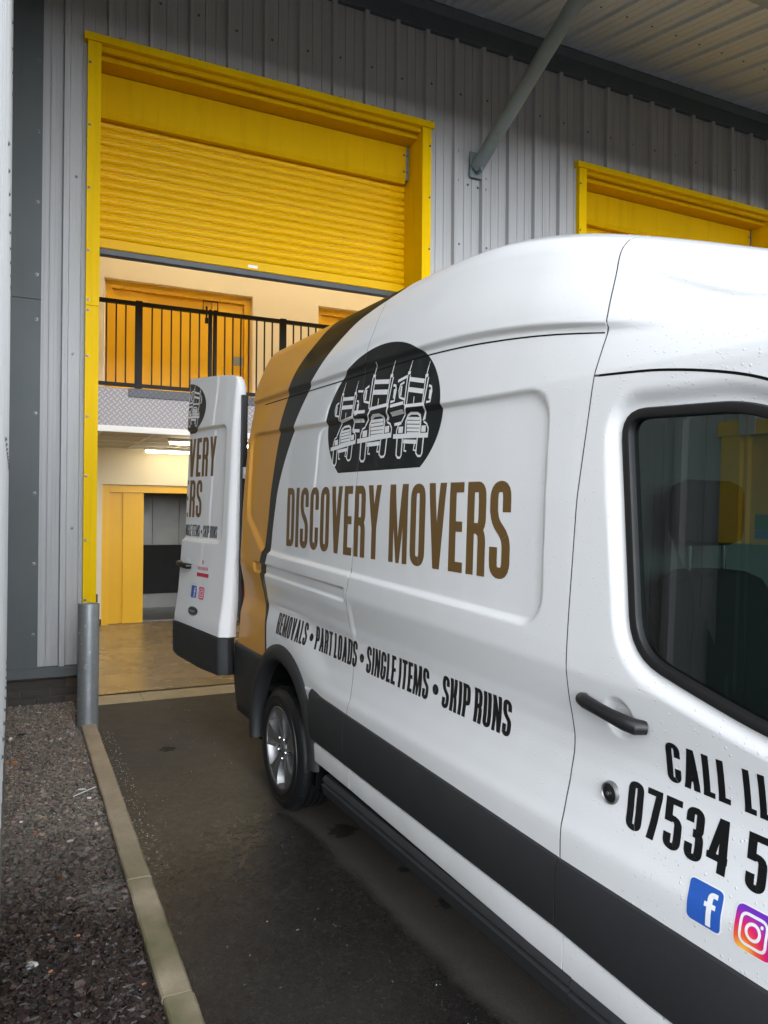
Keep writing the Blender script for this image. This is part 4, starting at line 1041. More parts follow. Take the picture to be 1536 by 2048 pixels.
def decal(name, quads, mapper, mat, parent, cell=.03, base=.0007):
    """lay flat shapes on a surface: mapper(s array, z array, off) -> Nx3"""
    Sx, Zx, Ox, F = [], [], [], []
    for poly, layer in quads:
        p = [Vector(q) for q in poly]
        du = max((p[1]-p[0]).length, (p[2]-p[3]).length); dv = max((p[3]-p[0]).length, (p[2]-p[1]).length)
        nu = max(1, int(math.ceil(du/cell))); nv = max(1, int(math.ceil(dv/cell))); n0 = len(Sx)
        for j in range(nv+1):
            for i in range(nu+1):
                a, b = i/nu, j/nv; q = p[0]*(1-a)*(1-b)+p[1]*a*(1-b)+p[2]*a*b+p[3]*(1-a)*b
                Sx.append(q.x); Zx.append(q.y); Ox.append(base+(layer % 7)*.00012)
        for j in range(nv):
            for i in range(nu):
                k = n0+j*(nu+1)+i; F.append((k, k+1, k+nu+2, k+nu+1))
    V = mapper(np.array(Sx), np.array(Zx), np.array(Ox))
    o = mesh_obj(name, V.tolist(), F, mat, parent); return o
flank = lambda s, z, o: vpt(s, z, o)
M['bronze'] = plain('bronze_vinyl', lin(.130, .069, .013), .38, 0, .5, .05); M['ink'] = plain('black_vinyl', lin(.006, .006, .007), .35, 0, .5, .05); M['wvinyl'] = plain('white_vinyl', lin(.78, .78, .79), .35, 0, .5, .02)
tag(decal('company_lettering', text_quads('DISCOVERY MOVERS', -.055, 2.045, 1.528, .328), flank, M['bronze'], VAN), 'bronze lettering DISCOVERY MOVERS')
BOLD = 1.12
def service(parent, mapper, s0, s1, z0, h, slant, words, cell, base, post=lambda q: q):
    full = ' . '.join(words); q = text_quads(full, s0, s1, z0, h, .065, .16, slant); k = 0
    for n_, wd in enumerate(words):      # one part for each phrase, one for each dot
        c = sum(len(glyph(ch)[1]) for ch in wd if ch != ' '); part = post(q[k:k+c]); k += c
        if part: decal('service_lettering', part, mapper, M['ink'], parent, cell, base)
        if n_ < len(words)-1:
            c = len(glyph('.')[1]); part = post(q[k:k+c]); k += c
            if part: decal('lettering_dot', part, mapper, M['ink'], parent, cell, base)
service(VAN, flank, -.175, 2.045, 1.010, .122, .06, ['REMOVALS', 'PART LOADS', 'SINGLE ITEMS', 'SKIP RUNS'], .02, .0007)
decal('call_lettering', text_quads('CALL', 2.698, 2.884, 1.085, .101)+text_quads('LL', 2.921, 2.990, 1.085, .101), flank, M['ink'], DOOR, .02)
decal('phone_lettering', text_quads('07534', 2.571, 2.885, .921, .125)+text_quads('5', 2.934, 2.985, .921, .125), flank, M['ink'], DOOR, .02)

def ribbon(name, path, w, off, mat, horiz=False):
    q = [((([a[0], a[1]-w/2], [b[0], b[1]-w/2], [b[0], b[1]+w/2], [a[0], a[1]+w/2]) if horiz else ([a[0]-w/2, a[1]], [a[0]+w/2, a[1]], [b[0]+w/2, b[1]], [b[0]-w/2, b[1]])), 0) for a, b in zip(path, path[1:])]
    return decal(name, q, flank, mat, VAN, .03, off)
tt = np.linspace(.47, T_TOP, 120)
ribbon('panel_gap_line', [(float(g1(t)), float(t)) for t in tt], .0052, -.0005, M['gapgrey']); ribbon('panel_gap_line', [(float(g2(t)), float(t)) for t in tt], .0052, -.0005, M['gapgrey'])  # grey ribbons laid over the panel gaps, painting in their shade
ribbon('panel_gap_line', [(float(s_), float(door_top(s_))) for s_ in np.linspace(2.44, 3.3, 60)], .0065, .0006, M['void'], True)  # black ribbon painting in the dark of the gap above the door
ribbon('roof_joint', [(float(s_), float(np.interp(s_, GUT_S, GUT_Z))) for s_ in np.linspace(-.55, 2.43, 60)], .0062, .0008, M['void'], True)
BOLD = 1.0
# badge: three old trucks with spires, drawn in white line work
# (polyline on the flank in metres along and up, line width)
EMBLEM = [([(1.334,2.369),(1.326,2.347)],0.0027),
    ([(1.326,2.347),(1.317,2.32)],0.0055),
    ([(1.317,2.321),(1.316,2.308)],0.0172),
    ([(1.306,2.308),(1.303,2.181)],0.0067),
    ([(1.328,2.304),(1.322,2.179)],0.0059),
    ([(1.48,2.34),(1.473,2.321)],0.0026),
    ([(1.473,2.321),(1.465,2.29)],0.0052),
    ([(1.465,2.29),(1.465,2.277)],0.0165),
    ([(1.459,2.278),(1.453,2.177)],0.006),
    ([(1.481,2.275),(1.453,2.109)],0.0067),
    ([(1.33,2.287),(1.451,2.263)],0.0133),
    ([(1.326,2.245),(1.45,2.222)],0.0148),
    ([(1.381,2.209),(1.381,2.182)],0.0046),
    ([(1.307,2.178),(1.468,2.169)],0.0102),
    ([(1.491,2.24),(1.51,2.234),(1.516,2.216),(1.511,2.174),(1.482,2.175)],0.0075),
    ([(1.506,2.222),(1.506,2.186)],0.0111),
    ([(1.283,2.28),(1.252,2.274),(1.243,2.25),(1.253,2.221),(1.3,2.206)],0.0071),
    ([(1.263,2.268),(1.263,2.225)],0.0103),
    ([(1.319,2.173),(1.261,2.116)],0.0066),
    ([(1.469,2.163),(1.441,2.107)],0.0064),
    ([(1.3,2.058),(1.299,2.116),(1.316,2.139),(1.345,2.145),(1.396,2.14),(1.416,2.129),(1.422,2.109),(1.418,2.05)],0.0086),
    ([(1.305,2.128),(1.412,2.117)],0.0094),
    ([(1.307,2.112),(1.414,2.102)],0.0094),
    ([(1.309,2.096),(1.416,2.086)],0.0094),
    ([(1.311,2.08),(1.417,2.071)],0.0094),
    ([(1.312,2.064),(1.419,2.056)],0.0094),
    ([(1.262,2.112),(1.236,2.107),(1.222,2.084),(1.221,2.066)],0.0064),
    ([(1.238,2.085),(1.278,2.083)],0.02),
    ([(1.445,2.103),(1.469,2.092),(1.483,2.073),(1.481,2.047)],0.006),
    ([(1.43,2.075),(1.464,2.073)],0.019),
    ([(1.193,2.061),(1.485,2.046)],0.0146),
    ([(1.23,2.051),(1.228,1.981),(1.241,1.969),(1.263,1.967),(1.273,1.977),(1.277,2.046)],0.0072),
    ([(1.402,2.042),(1.396,1.98),(1.413,1.967),(1.436,1.966),(1.445,1.977),(1.451,2.042)],0.0069),
    ([(1.285,2.034),(1.395,2.025)],0.0126),
    ([(1.298,2.023),(1.297,1.994),(1.316,1.992)],0.0063),
    ([(1.38,2.018),(1.374,1.993),(1.391,1.991)],0.0062),
    ([(1.009,2.408),(0.999,2.383)],0.0031),
    ([(0.999,2.383),(0.988,2.353)],0.0061),
    ([(0.988,2.355),(0.986,2.34)],0.0193),
    ([(0.975,2.34),(0.968,2.202)],0.0075),
    ([(1.0,2.337),(0.99,2.201)],0.0066),
    ([(1.178,2.387),(1.169,2.366)],0.0029),
    ([(1.169,2.366),(1.159,2.332)],0.0059),
    ([(1.159,2.332),(1.158,2.318)],0.0185),
    ([(1.151,2.318),(1.142,2.209)],0.0067),
    ([(1.177,2.317),(1.14,2.135)],0.0075),
    ([(1.002,2.319),(1.142,2.302)],0.0149),
    ([(0.996,2.273),(1.139,2.257)],0.0166),
    ([(1.059,2.238),(1.058,2.209)],0.0052),
    ([(0.972,2.199),(1.159,2.201)],0.0114),
    ([(1.187,2.28),(1.209,2.275),(1.216,2.256),(1.209,2.21),(1.175,2.209)],0.0084),
    ([(1.204,2.261),(1.203,2.222)],0.0125),
    ([(0.947,2.308),(0.911,2.299),(0.9,2.272),(0.911,2.241),(0.965,2.229)],0.008),
    ([(0.924,2.293),(0.922,2.247)],0.0116),
    ([(0.986,2.194),(0.917,2.128)],0.0074),
    ([(1.16,2.195),(1.126,2.132)],0.0071),
    ([(0.961,2.068),(0.961,2.131),(0.981,2.157),(1.015,2.166),(1.074,2.164),(1.097,2.154),(1.104,2.133),(1.097,2.069)],0.0097),
    ([(0.968,2.145),(1.092,2.141)],0.0106),
    ([(0.97,2.127),(1.094,2.125)],0.0106),
    ([(0.972,2.11),(1.096,2.107)],0.0105),
    ([(0.974,2.093),(1.097,2.091)],0.0105),
    ([(0.975,2.076),(1.099,2.075)],0.0105),
    ([(0.918,2.124),(0.888,2.117),(0.871,2.091),(0.869,2.071)],0.0071),
    ([(0.889,2.093),(0.936,2.094)],0.0224),
    ([(1.13,2.128),(1.158,2.118),(1.174,2.098),(1.171,2.07)],0.0068),
    ([(1.112,2.096),(1.152,2.097)],0.0212),
    ([(0.836,2.064),(1.175,2.069)],0.0163),
    ([(0.879,2.056),(0.875,1.98),(0.89,1.968),(0.915,1.967),(0.927,1.979),(0.934,2.054)],0.0081),
    ([(1.079,2.059),(1.07,1.991),(1.089,1.978),(1.116,1.979),(1.127,1.991),(1.136,2.062)],0.0077),
    ([(0.943,2.041),(1.07,2.04)],0.0142),
    ([(0.957,2.03),(0.955,1.999),(0.977,1.998)],0.0071),
    ([(1.052,2.031),(1.045,2.004),(1.064,2.003)],0.0069),
    ([(0.679,2.359),(0.67,2.337)],0.0027),
    ([(0.67,2.337),(0.66,2.309)],0.0054),
    ([(0.66,2.31),(0.659,2.298)],0.0169),
    ([(0.649,2.296),(0.642,2.173)],0.0065),
    ([(0.671,2.295),(0.661,2.173)],0.0057),
    ([(0.823,2.348),(0.815,2.329)],0.0026),
    ([(0.815,2.329),(0.806,2.298)],0.0051),
    ([(0.806,2.298),(0.806,2.285)],0.0162),
    ([(0.8,2.285),(0.791,2.187)],0.0059),
    ([(0.822,2.285),(0.788,2.121)],0.0066),
    ([(0.672,2.279),(0.792,2.27)],0.013),
    ([(0.667,2.238),(0.789,2.23)],0.0145),
    ([(0.72,2.209),(0.719,2.183)],0.0045),
    ([(0.646,2.17),(0.805,2.181)],0.01),
    ([(0.831,2.252),(0.849,2.249),(0.855,2.232),(0.848,2.191),(0.819,2.188)],0.0073),
    ([(0.845,2.237),(0.844,2.202)],0.0109),
    ([(0.625,2.266),(0.594,2.257),(0.585,2.233),(0.594,2.206),(0.64,2.197)],0.007),
    ([(0.605,2.252),(0.604,2.211)],0.0101),
    ([(0.657,2.167),(0.598,2.105)],0.0065),
    ([(0.806,2.175),(0.776,2.117)],0.0062),
    ([(0.635,2.053),(0.636,2.109),(0.653,2.133),(0.682,2.143),(0.733,2.144),(0.752,2.136),(0.758,2.117),(0.752,2.059)],0.0085),
    ([(0.642,2.121),(0.748,2.123)],0.0092),
    ([(0.644,2.106),(0.749,2.109)],0.0092),
    ([(0.645,2.091),(0.751,2.094)],0.0092),
    ([(0.646,2.076),(0.751,2.079)],0.0092),
    ([(0.647,2.06),(0.753,2.065)],0.0092),
    ([(0.599,2.101),(0.573,2.093),(0.558,2.069),(0.557,2.051)],0.0062),
    ([(0.574,2.072),(0.614,2.075)],0.0196),
    ([(0.78,2.114),(0.804,2.106),(0.817,2.089),(0.814,2.064)],0.0059),
    ([(0.764,2.085),(0.798,2.087)],0.0186),
    ([(0.529,2.043),(0.818,2.063)],0.0143),
    ([(0.565,2.038),(0.561,1.97),(0.573,1.959),(0.595,1.96),(0.605,1.971),(0.611,2.038)],0.0071),
    ([(0.736,2.049),(0.727,1.989),(0.744,1.978),(0.767,1.98),(0.776,1.991),(0.784,2.055)],0.0067),
    ([(0.619,2.028),(0.728,2.032)],0.0124),
    ([(0.632,2.019),(0.63,1.99),(0.648,1.991)],0.0062),
    ([(0.713,2.024),(0.706,1.999),(0.723,1.999)],0.006),
    ([(0.833,2.298),(0.89,2.291)],0.0079),
    ([(0.803,2.162),(0.904,2.155)],0.0132),
    ([(0.786,2.118),(0.856,2.112)],0.0115),
    ([(1.176,2.156),(1.291,2.158)],0.0128),
    ([(1.225,2.292),(1.299,2.302)],0.0095),
    ([(1.198,2.111),(1.257,2.113)],0.0095),
    ([(1.177,2.191),(1.292,2.193)],0.0104),
    ([(0.813,2.201),(0.929,2.193)],0.0114)]
def trucks(): return EMBLEM
EMW = 1.32
def line_quads(lines):
    out = []
    for n_, (pts, w) in enumerate(lines):
        P = [Vector(p) for p in pts]
        for q in stroke(pts, False, w*EMW, w*EMW): out.append((list(q), n_))
    return out
tag(decal('truck_emblem', line_quads(trucks()), flank, M['wvinyl'], VAN, .008), 'white line drawing of three old trucks on black')

# social icons
def rrect_fan(cx, cz, w, h, r, n=6):
    pts = round_poly([(cx-w/2, cz-h/2), (cx+w/2, cz-h/2), (cx+w/2, cz+h/2), (cx-w/2, cz+h/2)], r, n)
    return [([(cx, cz), pts[k], pts[(k+1) % len(pts)], (cx, cz)], 0) for k in range(len(pts))]
M['fb_blue'] = plain('blue_sticker', lin(.025, .10, .42), .3, var=.2, scale=3)
def insta_mat(name, cx, cz, sz, ax=0):
    m, t, b, l = nt(name); co = t.nodes.new('ShaderNodeTexCoord').outputs['Object']; s = t.nodes.new('ShaderNodeSeparateXYZ'); l.new(co, s.inputs[0])
    u = math_n(t, 'DIVIDE', math_n(t, 'SUBTRACT', s.outputs[ax], cx-sz*.5*(1 if ax == 0 else 1)), sz); v = math_n(t, 'DIVIDE', math_n(t, 'SUBTRACT', s.outputs[2], cz-sz*.5), sz)
    d = math_n(t, 'SQRT', math_n(t, 'ADD', math_n(t, 'POWER', math_n(t, 'SUBTRACT', u, .25), 2.0), math_n(t, 'POWER', math_n(t, 'SUBTRACT', v, -.05), 2.0)))
    l.new(ramp(t, d, [(.05, lin(.95, .55, .08)), (.35, lin(.85, .12, .03)), (.62, lin(.70, .015, .12)), (.95, lin(.16, .03, .45))]), b.inputs['Base Color']); b.inputs['Roughness'].default_value = .3
    return m
def icons(mapper, parent, cx, cz, sz, dx, im, cell=.02):
    w = sz; P = parent
    decal('sticker_edge', rrect_fan(cx, cz, w*1.07, w*1.07, w*.17), mapper, M['wvinyl'], P, cell, .0008)
    decal('social_sticker', rrect_fan(cx, cz, w, w, w*.15), mapper, M['fb_blue'], P, cell, .0016)
    f = [([(cx+x*w, cz+z*w) for x, z in q], k) for k, q in enumerate(stroke(fillet([(.36, .32), (.16, .32), (.16, -.44)], .12), False, .15, .12)+rect(.0, .00, .33, .115))]
    decal('letter_f', f, mapper, M['wvinyl'], P, cell, .0024)
    cx += dx
    decal('sticker_edge', rrect_fan(cx, cz, w*1.07, w*1.07, w*.24), mapper, M['wvinyl'], P, cell, .0008)
    decal('social_sticker', rrect_fan(cx, cz, w, w, w*.22), mapper, im, P, cell, .0016)
    ring = [(cx+.175*w*math.cos(2*math.pi*k/28), cz+.175*w*math.sin(2*math.pi*k/28)) for k in range(28)]
    q = stroke([(p[0], p[1]) for p in ring], True, .075*w, .075*w)+stroke(round_poly([(cx-.34*w, cz-.34*w), (cx+.34*w, cz-.34*w), (cx+.34*w, cz+.34*w), (cx-.34*w, cz+.34*w)], .18*w), True, .07*w, .07*w)
    q2 = [(list(p), k % 2) for k, p in enumerate(q)]+[(p, 0) for p, _ in rrect_fan(cx+.20*w, cz+.20*w, .075*w, .075*w, .03*w)]
    decal('camera_symbol', q2, mapper, M['wvinyl'], P, cell, .0024)
icons(flank, DOOR, 2.843, .842, .094, .130, insta_mat('pink_gradient_sticker', 2.973, .842, .094))

# ---- driver door fittings
gi = [vpt(np.array([p[0]]), np.array([p[1]]))[0] for p in WIN]
def win_ring(name, inner, outer, y_off, mat, par, depth=.012):
    """band between two offsets of the window outline"""
    P = [Vector(p) for p in WIN]; n = len(P); V = []; F = []
    for k in range(n):
        t = (P[(k+1) % n]-P[k-1]).normalized(); nrm = Vector((t.y, -t.x))    # clockwise outline: check side
        c = Vector((2.95, 1.66))
        if nrm.dot(P[k]-c) < 0: nrm = -nrm
        base = vpt(np.array([P[k].x]), np.array([P[k].y]))[0]
        yb = base[1]-y_off
        for d, dy in ((outer, .006), (outer-.004, -.004), ((outer+inner)/2, -.006), (inner+.003, -.002), (inner, .006), (inner, depth+.02)):
            q = P[k]+nrm*d; V.append((q.x, yb+dy, q.y))
    m = 6
    for k in range(n):
        for b in range(m-1): F.append((k*m+b, k*m+b+1, ((k+1) % n)*m+b+1, ((k+1) % n)*m+b))
    o = mesh_obj(name, V, F, mat, par, True); smooth_by_angle(o, 50); return o
win_ring('window_seal', -.018, .0115, .004, M['rubber'], DOOR)
ys = np.mean([p[1] for p in gi])
V = [(2.98, ys+.014, 1.66)]+[(p[0], q[1]+.012, p[1]) for p, q in zip(WIN, gi)]; n = len(WIN)
wg = mesh_obj('window_glass', V[1:], [tuple(range(n))], M['glass'], DOOR)
if wg.data.polygons[0].normal.y > 0: wg.data.flip_normals()
far = mesh_obj('window_glass', [(v[0], 2*YC-v[1], v[2]) for v in V[1:]], [tuple(range(n))[::-1]], M['glass'], bpy.data.objects['passenger_door'])
if far.data.polygons[0].normal.y < 0: far.data.flip_normals()
# handle across its dished cup
M['cup'] = plain('white_cup', lin(.74, .74, .75), .3, var=.02, coat=.5)
fy = flank_y(2.42, 1.22)
hp = [(2.418, fy-.000, 1.228), (2.424, fy-.020, 1.230), (2.45, fy-.030, 1.229), (2.50, fy-.036, 1.224), (2.555, fy-.038, 1.217), (2.60, fy-.034, 1.210), (2.628, fy-.024, 1.205), (2.640, fy-.000, 1.203)]
MB().tube(hp, [.016, .019, .020, .0185, .019, .021, .021, .018], 14).build('door_handle', M['rubber'], DOOR, True)
fy2 = flank_y(2.508, .988)
MB().lathe([(.0, -.012), (.010, -.012), (.011, -.009), (.020, -.009), (.0245, -.006)], (2.508, fy2, .988), 'y', 28).build('lock_cover', M['rubber'], DOOR, True)
MB().lathe([(.0245, -.006), (.027, -.010), (.030, -.008), (.032, .003)], (2.508, fy2, .988), 'y', 32).build('lock_ring', M['alloy'], DOOR, True)
MB().lathe([(.0, -.0135), (.0055, -.0135), (.006, -.011)], (2.508, fy2, .988), 'y', 16).build('lock_barrel', M['alloy'], DOOR, True)

# ---- cab interior
M['seat'] = plain('dark_seat_cloth', lin(.028, .030, .032), .85, 0, .2, .3, 40, .2, 300)
def seat(yc, parent=VAN):
    o = MB().box(2.52, 3.05, yc-.25, yc+.25, .80, .98, .06).build('seat_cushion', M['seat'], parent, True)
    V = []; F = []
    prof = [(0, .92, .235), (.15, 1.05, .245), (.4, 1.25, .25), (.6, 1.40, .245), (.72, 1.50, .225), (.80, 1.56, .18), (.83, 1.585, .10)]
    n = 20
    for t, z, w in prof:
        xc = 2.58-.14*t
        for k in range(n):
            a = 2*math.pi*k/n; c, s_ = math.cos(a), math.sin(a)
            V.append((xc+.075*math.copysign(abs(c)**.6, c), yc+w*math.copysign(abs(s_)**.5, s_), z))
    for q in range(len(prof)-1):
        for k in range(n): F.append((q*n+k, q*n+(k+1) % n, (q+1)*n+(k+1) % n, (q+1)*n+k))
    F.append(tuple((len(prof)-1)*n+k for k in range(n)))
    mesh_obj('seat_back', V, F, M['seat'], parent, True)
    MB().box(2.40, 2.50, yc-.135, yc+.135, 1.66, 1.86, .045).build('head_restraint', M['seat'], parent, True)
    for d in (-.075, .075): MB().tube([(2.45, yc+d, 1.56), (2.45, yc+d, 1.68)], .008, 10).build('restraint_post', M['nut'], parent, True)
seat(.42); seat(1.15)
MB().tube([(2.46, .035, 1.72), (2.52, .10, 1.45), (2.60, .17, .95)], .022, 8, True, .004).build('seat_belt', M['rubber'], VAN)
MB().tube([(3.32, .42+.19*math.cos(a), 1.12+.19*math.sin(a)*.75) if False else (3.30-.12*math.sin(a), .42+.19*math.cos(a), 1.14+.15*math.sin(a)) for a in np.linspace(0, 2*math.pi, 32)], .016, 8, False).build('steering_wheel', M['rubber'], VAN, True)

# ---- open rear door, swung a little past square to the tail
HINGE = Vector((-1.000, -.032, 0)); ANG = math.radians(11)
DW = .80
dirv = Vector((-math.cos(ANG), -math.sin(ANG), 0)); nrmv = Vector((math.sin(ANG), -math.cos(ANG), 0))   # outward face normal (towards the camera side)
BUL = [(.55, .088), (.62, .100), (.80, .104), (.93, .102), (1.00, .090), (1.12, .074), (1.36, .058), (1.50, .050), (1.8, .040), (2.3, .022), (2.65, .0), (2.9, -.012)]
bx_, by_ = smooth_table(BUL, .020)
def dsurf(u, z, off):
    """u: distance from the free edge towards the hinge (0..DW)"""
    u = np.asarray(u, float); z = np.asarray(z, float); w = DW-u
    pan = sd_rrect(u, z, -.3, DW-.115, 1.475, 2.315, .07); inn = 1-sstep(pan, -.026, .0)
    bul = np.interp(z, bx_, by_)-.024*inn
    hingeedge = sstep(w, 0.0, .04); bul = bul*(.55+.45*hingeedge)
    edge = -.018*(1-sstep(u, 0, .03))-.014*(1-sstep(w, 0, .02))
    P = np.array(HINGE)[None, :]+w[..., None]*np.array(dirv)+(bul+edge+off)[..., None]*np.array(nrmv); P[..., 2] = z; return P
RD = empty('rear_door'); RD.parent = VAN
def ztop(u): return np.interp(u, [0, .5, .70, .76, .79, .80], [2.70, 2.665, 2.645, 2.63, 2.60, 2.55])
def zbot(u): return np.interp(u, [0, .03, .10, .5, .8], [.70, .655, .63, .60, .60])
NU, NV = 70, 150
Ug = cols(0, DW, 60, [(.015, .02, 8), (DW-.115, .03, 10)]); Vg = cols(0, 1, NV, [(.335, .03, 30), (.80, .03, 24)]); NV = len(Vg)
UU = np.repeat(Ug[None, :], NV, 0); zt = ztop(Ug); ZZg = .885+.03*(0-UU/DW)+(zt[None, :]-(.885-.03*UU/DW))*Vg[:, None]
def dgrid(name, UU, ZZ, mat, off=0.0, thick=.05):
    P = dsurf(UU, ZZ, np.full(UU.shape, off)); nr, nc = UU.shape; V = P.reshape(-1, 3).tolist(); F = []
    for r in range(nr-1):
        for c in range(nc-1): F.append((r*nc+c, r*nc+c+1, (r+1)*nc+c+1, (r+1)*nc+c))
    o = mesh_obj(name, V, F, mat, RD, True)
    bm = bmesh.new(); bm.from_mesh(o.data); ed = [e for e in bm.edges if e.is_boundary]; r = bmesh.ops.extrude_edge_only(bm, edges=ed)
    for v in [g for g in r['geom'] if isinstance(g, bmesh.types.BMVert)]: v.co -= nrmv*thick
    ed2 = [g for g in r['geom'] if isinstance(g, bmesh.types.BMEdge) and g.is_boundary]
    bmesh.ops.holes_fill(bm, edges=ed2); 
    for e in ed: e.smooth = False
    bm.to_mesh(o.data); bm.free(); return o
dgrid('door_skin', UU, ZZg, M['white'])
Vb = np.linspace(0, 1, 30); UU2 = np.repeat(Ug[None, :], 30, 0); zb2 = zbot(Ug); ZZ2 = zb2[None, :]+(.880-.03*UU2/DW-zb2[None, :])*Vb[:, None]
dgrid('door_lower_cover', UU2, ZZ2, M['trim'], .012)
dmap = lambda s, z, o: dsurf(s, z, o)
# ground of the badge on the door: right part of a black oval
ov = [(-.03+.36*math.cos(a), 2.46+.20*math.sin(a)) for a in np.linspace(-math.pi*.36, math.pi*.47, 26)]
ovq = []
for (a, b), (c, d) in zip(ov, ov[1:]): ovq.append(([(.004, b), (max(a, .004), b), (max(c, .004), d), (.004, d)], 0))
decal('badge_ground', ovq, dmap, M['ink'], RD, .02, .0008)
tq = [([(max(.004, (x-1.632)*.68+.33), 2.445+(z-2.112)*.80) for x, z in q], n_) for q, n_ in line_quads(trucks()) if max((x-1.632)*.68+.33 for x, z in q) > .006]
decal('truck_emblem', tq, dmap, M['wvinyl'], RD, .02, .0018)
def clipq(quads, lim=.006): return [([(max(x, lim), z) for x, z in q], n_) for q, n_ in quads if max(x for x, z in q) > lim]
decal('company_lettering', clipq(text_quads('OVERY', -.075, .49, 1.955, .285)), dmap, M['bronze'], RD, .03, .0008)
decal('company_lettering', clipq(text_quads('VERS', -.14, .29, 1.655, .275)), dmap, M['bronze'], RD, .03, .0008)
service(RD, dmap, -.01, .56, 1.515, .085, .05, ['SINGLE ITEMS', 'SKIP RUNS'], .03, .0008, clipq)
icons(dmap, RD, .305, 1.12, .088, .125, plain('pink_sticker', lin(.60, .03, .14), .3, var=.5, scale=25), .03)
M['red_sticker'] = plain('red_print', lin(.55, .02, .06), .4)
decal('sticker_bar', [(rect(.33, 1.235, .52, 1.262)[0], 0)], dmap, M['red_sticker'], RD, .03, .001)
decal('sticker_text', [(rect(.34+k*.021, 1.283, .34+k*.021+.013, 1.306)[0], 0) for k in range(8)]+[(rect(.405, 1.325, .425, 1.355)[0], 0)], dmap, plain('pink_print', lin(.55, .12, .16), .5), RD, .03, .001)
p0 = dsurf(np.array([.335]), np.array([.985]), np.array([.0]))[0]
def disc(name, u, z, ru, rz, off, mat, n=30):
    V = dsurf(np.array([u]+[u+ru*math.cos(2*math.pi*k/n) for k in range(n)]), np.array([z]+[z+rz*math.sin(2*math.pi*k/n) for k in range(n)]), np.array([off+.003]+[off]*n)); F = [(0, 1+k, 1+(k+1) % n) for k in range(n)]
    return mesh_obj(name, V.tolist(), F, mat, RD, True)
disc('maker_badge', .335, .985, .080, .033, .004, M['nut']); disc('maker_badge_field', .335, .985, .073, .028, .0065, plain('navy_enamel', lin(.02, .03, .045), .2))
SCR = stroke(fillet([(-.05, -.008), (-.035, .012), (-.022, -.008), (-.008, .008), (.004, -.008), (.018, .006), (.03, -.006), (.044, .008)], .006), False, .005, .005)
decal('maker_script', [([(.335+x, .985+z) for x, z in q], 0) for q in SCR], dmap, M['nut'], RD, .03, .0105)
disc('handle_cup', .165, 1.312, .05, .05, .001, M['cup'])
hpts = [tuple(dsurf(np.array([u]), np.array([z]), np.array([o]))[0]) for u, z, o in ((.05, 1.312, .004), (.06, 1.312, .030), (.12, 1.308, .042), (.18, 1.302, .042), (.22, 1.298, .030), (.23, 1.297, .004))]
MB().tube(hpts, [.016, .02, .02, .02, .021, .017], 12).build('door_handle', M['rubber'], RD, True)
# door edge rail and jamb trim by the hinge
MB().box(-1.018, -.99, .015, .045, .55, .95, .006).build('door_stay', M['white'], VAN)
MB().box(-1.004, -.975, -.012, .03, .95, 2.50, .006).build('door_seal', M['rubber'], VAN)

# ================================================================== kerb, bollard, gravel, litter
KB = empty('kerb', (.53, -3.5, 0)); tag(KB, kind='structure'); bpy.context.view_layer.update()
KX0, KX1 = .478, .586
ysk = [-.42, -.84, -1.75, -2.66, -3.57, -4.48, -5.39, -6.30, -7.21, -8.2]
for a, b in zip(ysk, ysk[1:]):
    jx = random.uniform(-.003, .003); jz = random.uniform(-.002, .003)
    vs = []
    for y in np.linspace(a-.004, b+.004, 16):
        z = gz(y)+.05+jz
        w = [random.uniform(-.0013, .0013) for _ in range(4)]
        vs += [(KX0+jx+w[0], y, z-.15), (KX0+jx+w[0], y, z-.006+w[1]), (KX0+jx+.008, y, z+w[2]), (KX1+jx-.010, y, z+w[2]), (KX1+jx+w[3], y, z-.010), (KX1+jx+w[3], y, z-.15)]
    F = []
    for r in range(15):
        for c in range(5): F.append((r*6+c, r*6+c+1, (r+1)*6+c+1, (r+1)*6+c))
    F += [tuple(range(6)), tuple(range(90, 96))[::-1]]
    o = mesh_obj('kerb_stone', vs, F, M['concrete']); to_parent(o, KB)
BO = empty('bollard', (.530, -.85, gz(-.85))); tag(BO, 'galvanised steel bollard standing at the end of the kerb', 'bollard'); bpy.context.view_layer.update()
pr = [(.078, -.1), (.078, .962), (.0765, .968), (.070, .969), (.069, .965), (.0, .955)]
to_parent(MB().lathe(pr, (.530, -.85, gz(-.85)), 'z', 48).build('post', M['galv'], None, True), BO)
to_parent(MB().lathe([(.0035, 0), (0, 0.0005)], (0, 0, 0), 'y', 8).build('drain_hole', M['void']), BO).location = (.505, -.9245, gz(-.85)+.945)
